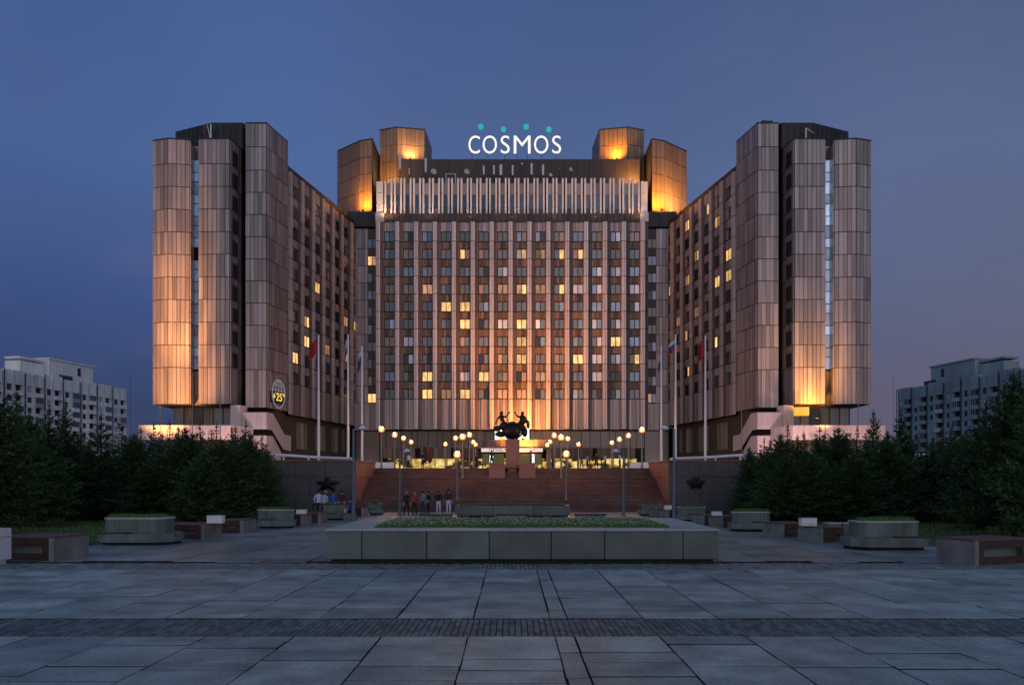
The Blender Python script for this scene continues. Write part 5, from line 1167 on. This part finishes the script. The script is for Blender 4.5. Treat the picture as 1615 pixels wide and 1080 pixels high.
def trunk_mesh(H): b = MB(); b.cyl((0, 0, -.1), (0, 0, H*.5), .13, .08, 8); b.cyl((0, 0, H*.5), (0, 0, H*.99), .08, .012, 6); return b.mesh('trunk', M['bark'])
LF = [M['leaf'], M['bark']]; L2 = [M['leaf2'], M['bark']]
CR = [crown_mesh(1, 8, 2.5, .3, LF), crown_mesh(2, 8, 2.2, .8, L2), crown_mesh(3, 8, 2.9, .4, LF), crown_mesh(4, 8, 1.9, 1.2, L2), crown_mesh(5, 8, 3.2, .15, LF, 1.1)]
TM = trunk_mesh(8)
trees = [(-14, 590, 33, 2, 1.15), (26, 632, 40, 0, 1.1), (48, 668, 46, 4, 1.2), (78, 640, 45, 1, 1.), (104, 648, 50, 0, 1.1), (128, 690, 56, 2, 1.), (160, 655, 47, 1, 1), (188, 668, 55, 3, 1.2), (212, 700, 49, 4, 1.1), (243, 672, 53, 1, 1.1),
         (268, 668, 50, 3, 1.2), (292, 690, 46, 4, 1.2), (316, 672, 55, 1, 1.1), (342, 672, 52, 3, 1.2), (350, 708, 45, 4, 1.1), (372, 690, 55, 2, 1.1), (388, 668, 53, 1, 1.1), (396, 700, 50, 4, 1.0), (414, 704, 56, 2, .8), (-50, 640, 42, 4, 1.2),
         (18, 715, 52, 4, 1.2), (235, 735, 44, 2, 1.2), (320, 730, 43, 4, 1.2), (170, 728, 53, 4, 1.),
         (1182, 722, 54, 4, .72), (1206, 695, 52, 1, .95), (1232, 700, 49, 4, 1.), (1243, 672, 54, 3, 1.2), (1268, 700, 50, 2, 1.1), (1293, 676, 53, 1, 1.2), (1322, 690, 48, 4, 1.2), (1352, 678, 54, 3, 1.2), (1378, 664, 51, 0, 1.), (1400, 700, 46, 4, 1.1),
         (1421, 648, 49, 1, 1.), (1448, 690, 52, 3, 1.3), (1472, 706, 47, 2, 1.2), (1502, 672, 53, 1, 1.1), (1520, 700, 45, 4, 1.), (1556, 636, 38, 1, 1.3), (1600, 600, 33, 4, 1.), (1640, 580, 30, 2, 1.), (1240, 735, 46, 4, 1.1), (1350, 732, 44, 4, 1.1), (1580, 690, 42, 4, 1.2), (1475, 740, 56, 4, 1.2), (0, 690, 46, 0, 1.2), (98, 690, 54, 0, 1.2), (198, 706, 57, 0, 1.2), (282, 690, 56, 0, 1.2), (366, 690, 56, 0, 1.1), (1216, 712, 56, 2, 1.1), (1300, 702, 56, 0, 1.2), (1400, 696, 56, 0, 1.2), (1545, 684, 54, 0, 1.3), (1612, 660, 46, 0, 1.3), (1500, 694, 57, 2, 1.1), (60, 690, 40, 2, 1.1), (140, 712, 47, 0, 1.1), (222, 692, 55, 2, 1.1), (256, 700, 47, 0, 1.1), (304, 700, 50, 0, 1.1), (334, 694, 49, 2, 1.1), (384, 704, 48, 2, 1.0), (420, 716, 46, 0, .9), (1258, 704, 50, 0, 1.1), (1282, 712, 46, 2, 1.1), (1336, 704, 50, 0, 1.1), (1366, 700, 49, 2, 1.1), (1434, 700, 50, 0, 1.1), (1485, 692, 50, 2, 1.1), (1530, 690, 43, 0, 1.1)]
trees = [(px, py-(20 if v in (0, 2, 4) else 8), Y, v, wd*(.62 if v in (0, 2, 4) else .74)) for px, py, Y, v, wd in trees]
li = sorted([t for t in trees if t[0] < 800], key=lambda t: t[0]); ri = sorted([t for t in trees if t[0] > 800], key=lambda t: -t[0])
onum = ['outermost', 'second', 'third', 'fourth', 'fifth', 'sixth', 'seventh', 'eighth', 'ninth', 'tenth', 'eleventh', 'twelfth', 'thirteenth', 'fourteenth', 'fifteenth', 'sixteenth', 'seventeenth', 'eighteenth', 'nineteenth', 'twentieth', 'twenty-first', 'twenty-second', 'twenty-third', 'twenty-fourth', 'twenty-fifth', 'twenty-sixth', 'twenty-seventh', 'twenty-eighth', 'twenty-ninth', 'thirtieth', 'thirty-first', 'thirty-second', 'thirty-third', 'thirty-fourth', 'thirty-fifth', 'thirty-sixth', 'thirty-seventh', 'thirty-eighth', 'thirty-ninth', 'fortieth', 'forty-first', 'forty-second', 'forty-third']
for lst, sd in ((li, 'left'), (ri, 'right')):
    for k, (px, py, Y, v, wd) in enumerate(lst):
        H = wz(py, Y); kind_ = ['broad dark fir', 'slender fir with open top', 'bushy dark fir', 'thin pointed fir', 'low dense fir'][v]
        t = thing('fir_tree', (wx(px, Y), Y, -.03), '%s, %s tree from the %s edge of the square' % (kind_, onum[k], sd), 'fir tree', 'firs along the sides of the square', R.uniform(0, 6))
        sc_ = H/8; ww = wd*(sc_*.35+.75)
        inst('trunk', TM, t, sc=(sc_, sc_, sc_)); inst('crown', CR[v], t, sc=(ww, ww, sc_))
def lawnmask(x_, y_): return True
tufts('lawn_grass', -32, -16.6, 26, 46, -.03, 14000, .13, [M['grass'], M['flower']], None, lambda x_, y_: x_ < -16.9+(y_-26)*.10, wid=.02)
tufts('lawn_grass', 15.8, 30, 24, 46, -.03, 12000, .13, [M['grass'], M['flower']], None, lambda x_, y_: x_ > 16.2-(y_-26)*.10, wid=.02)
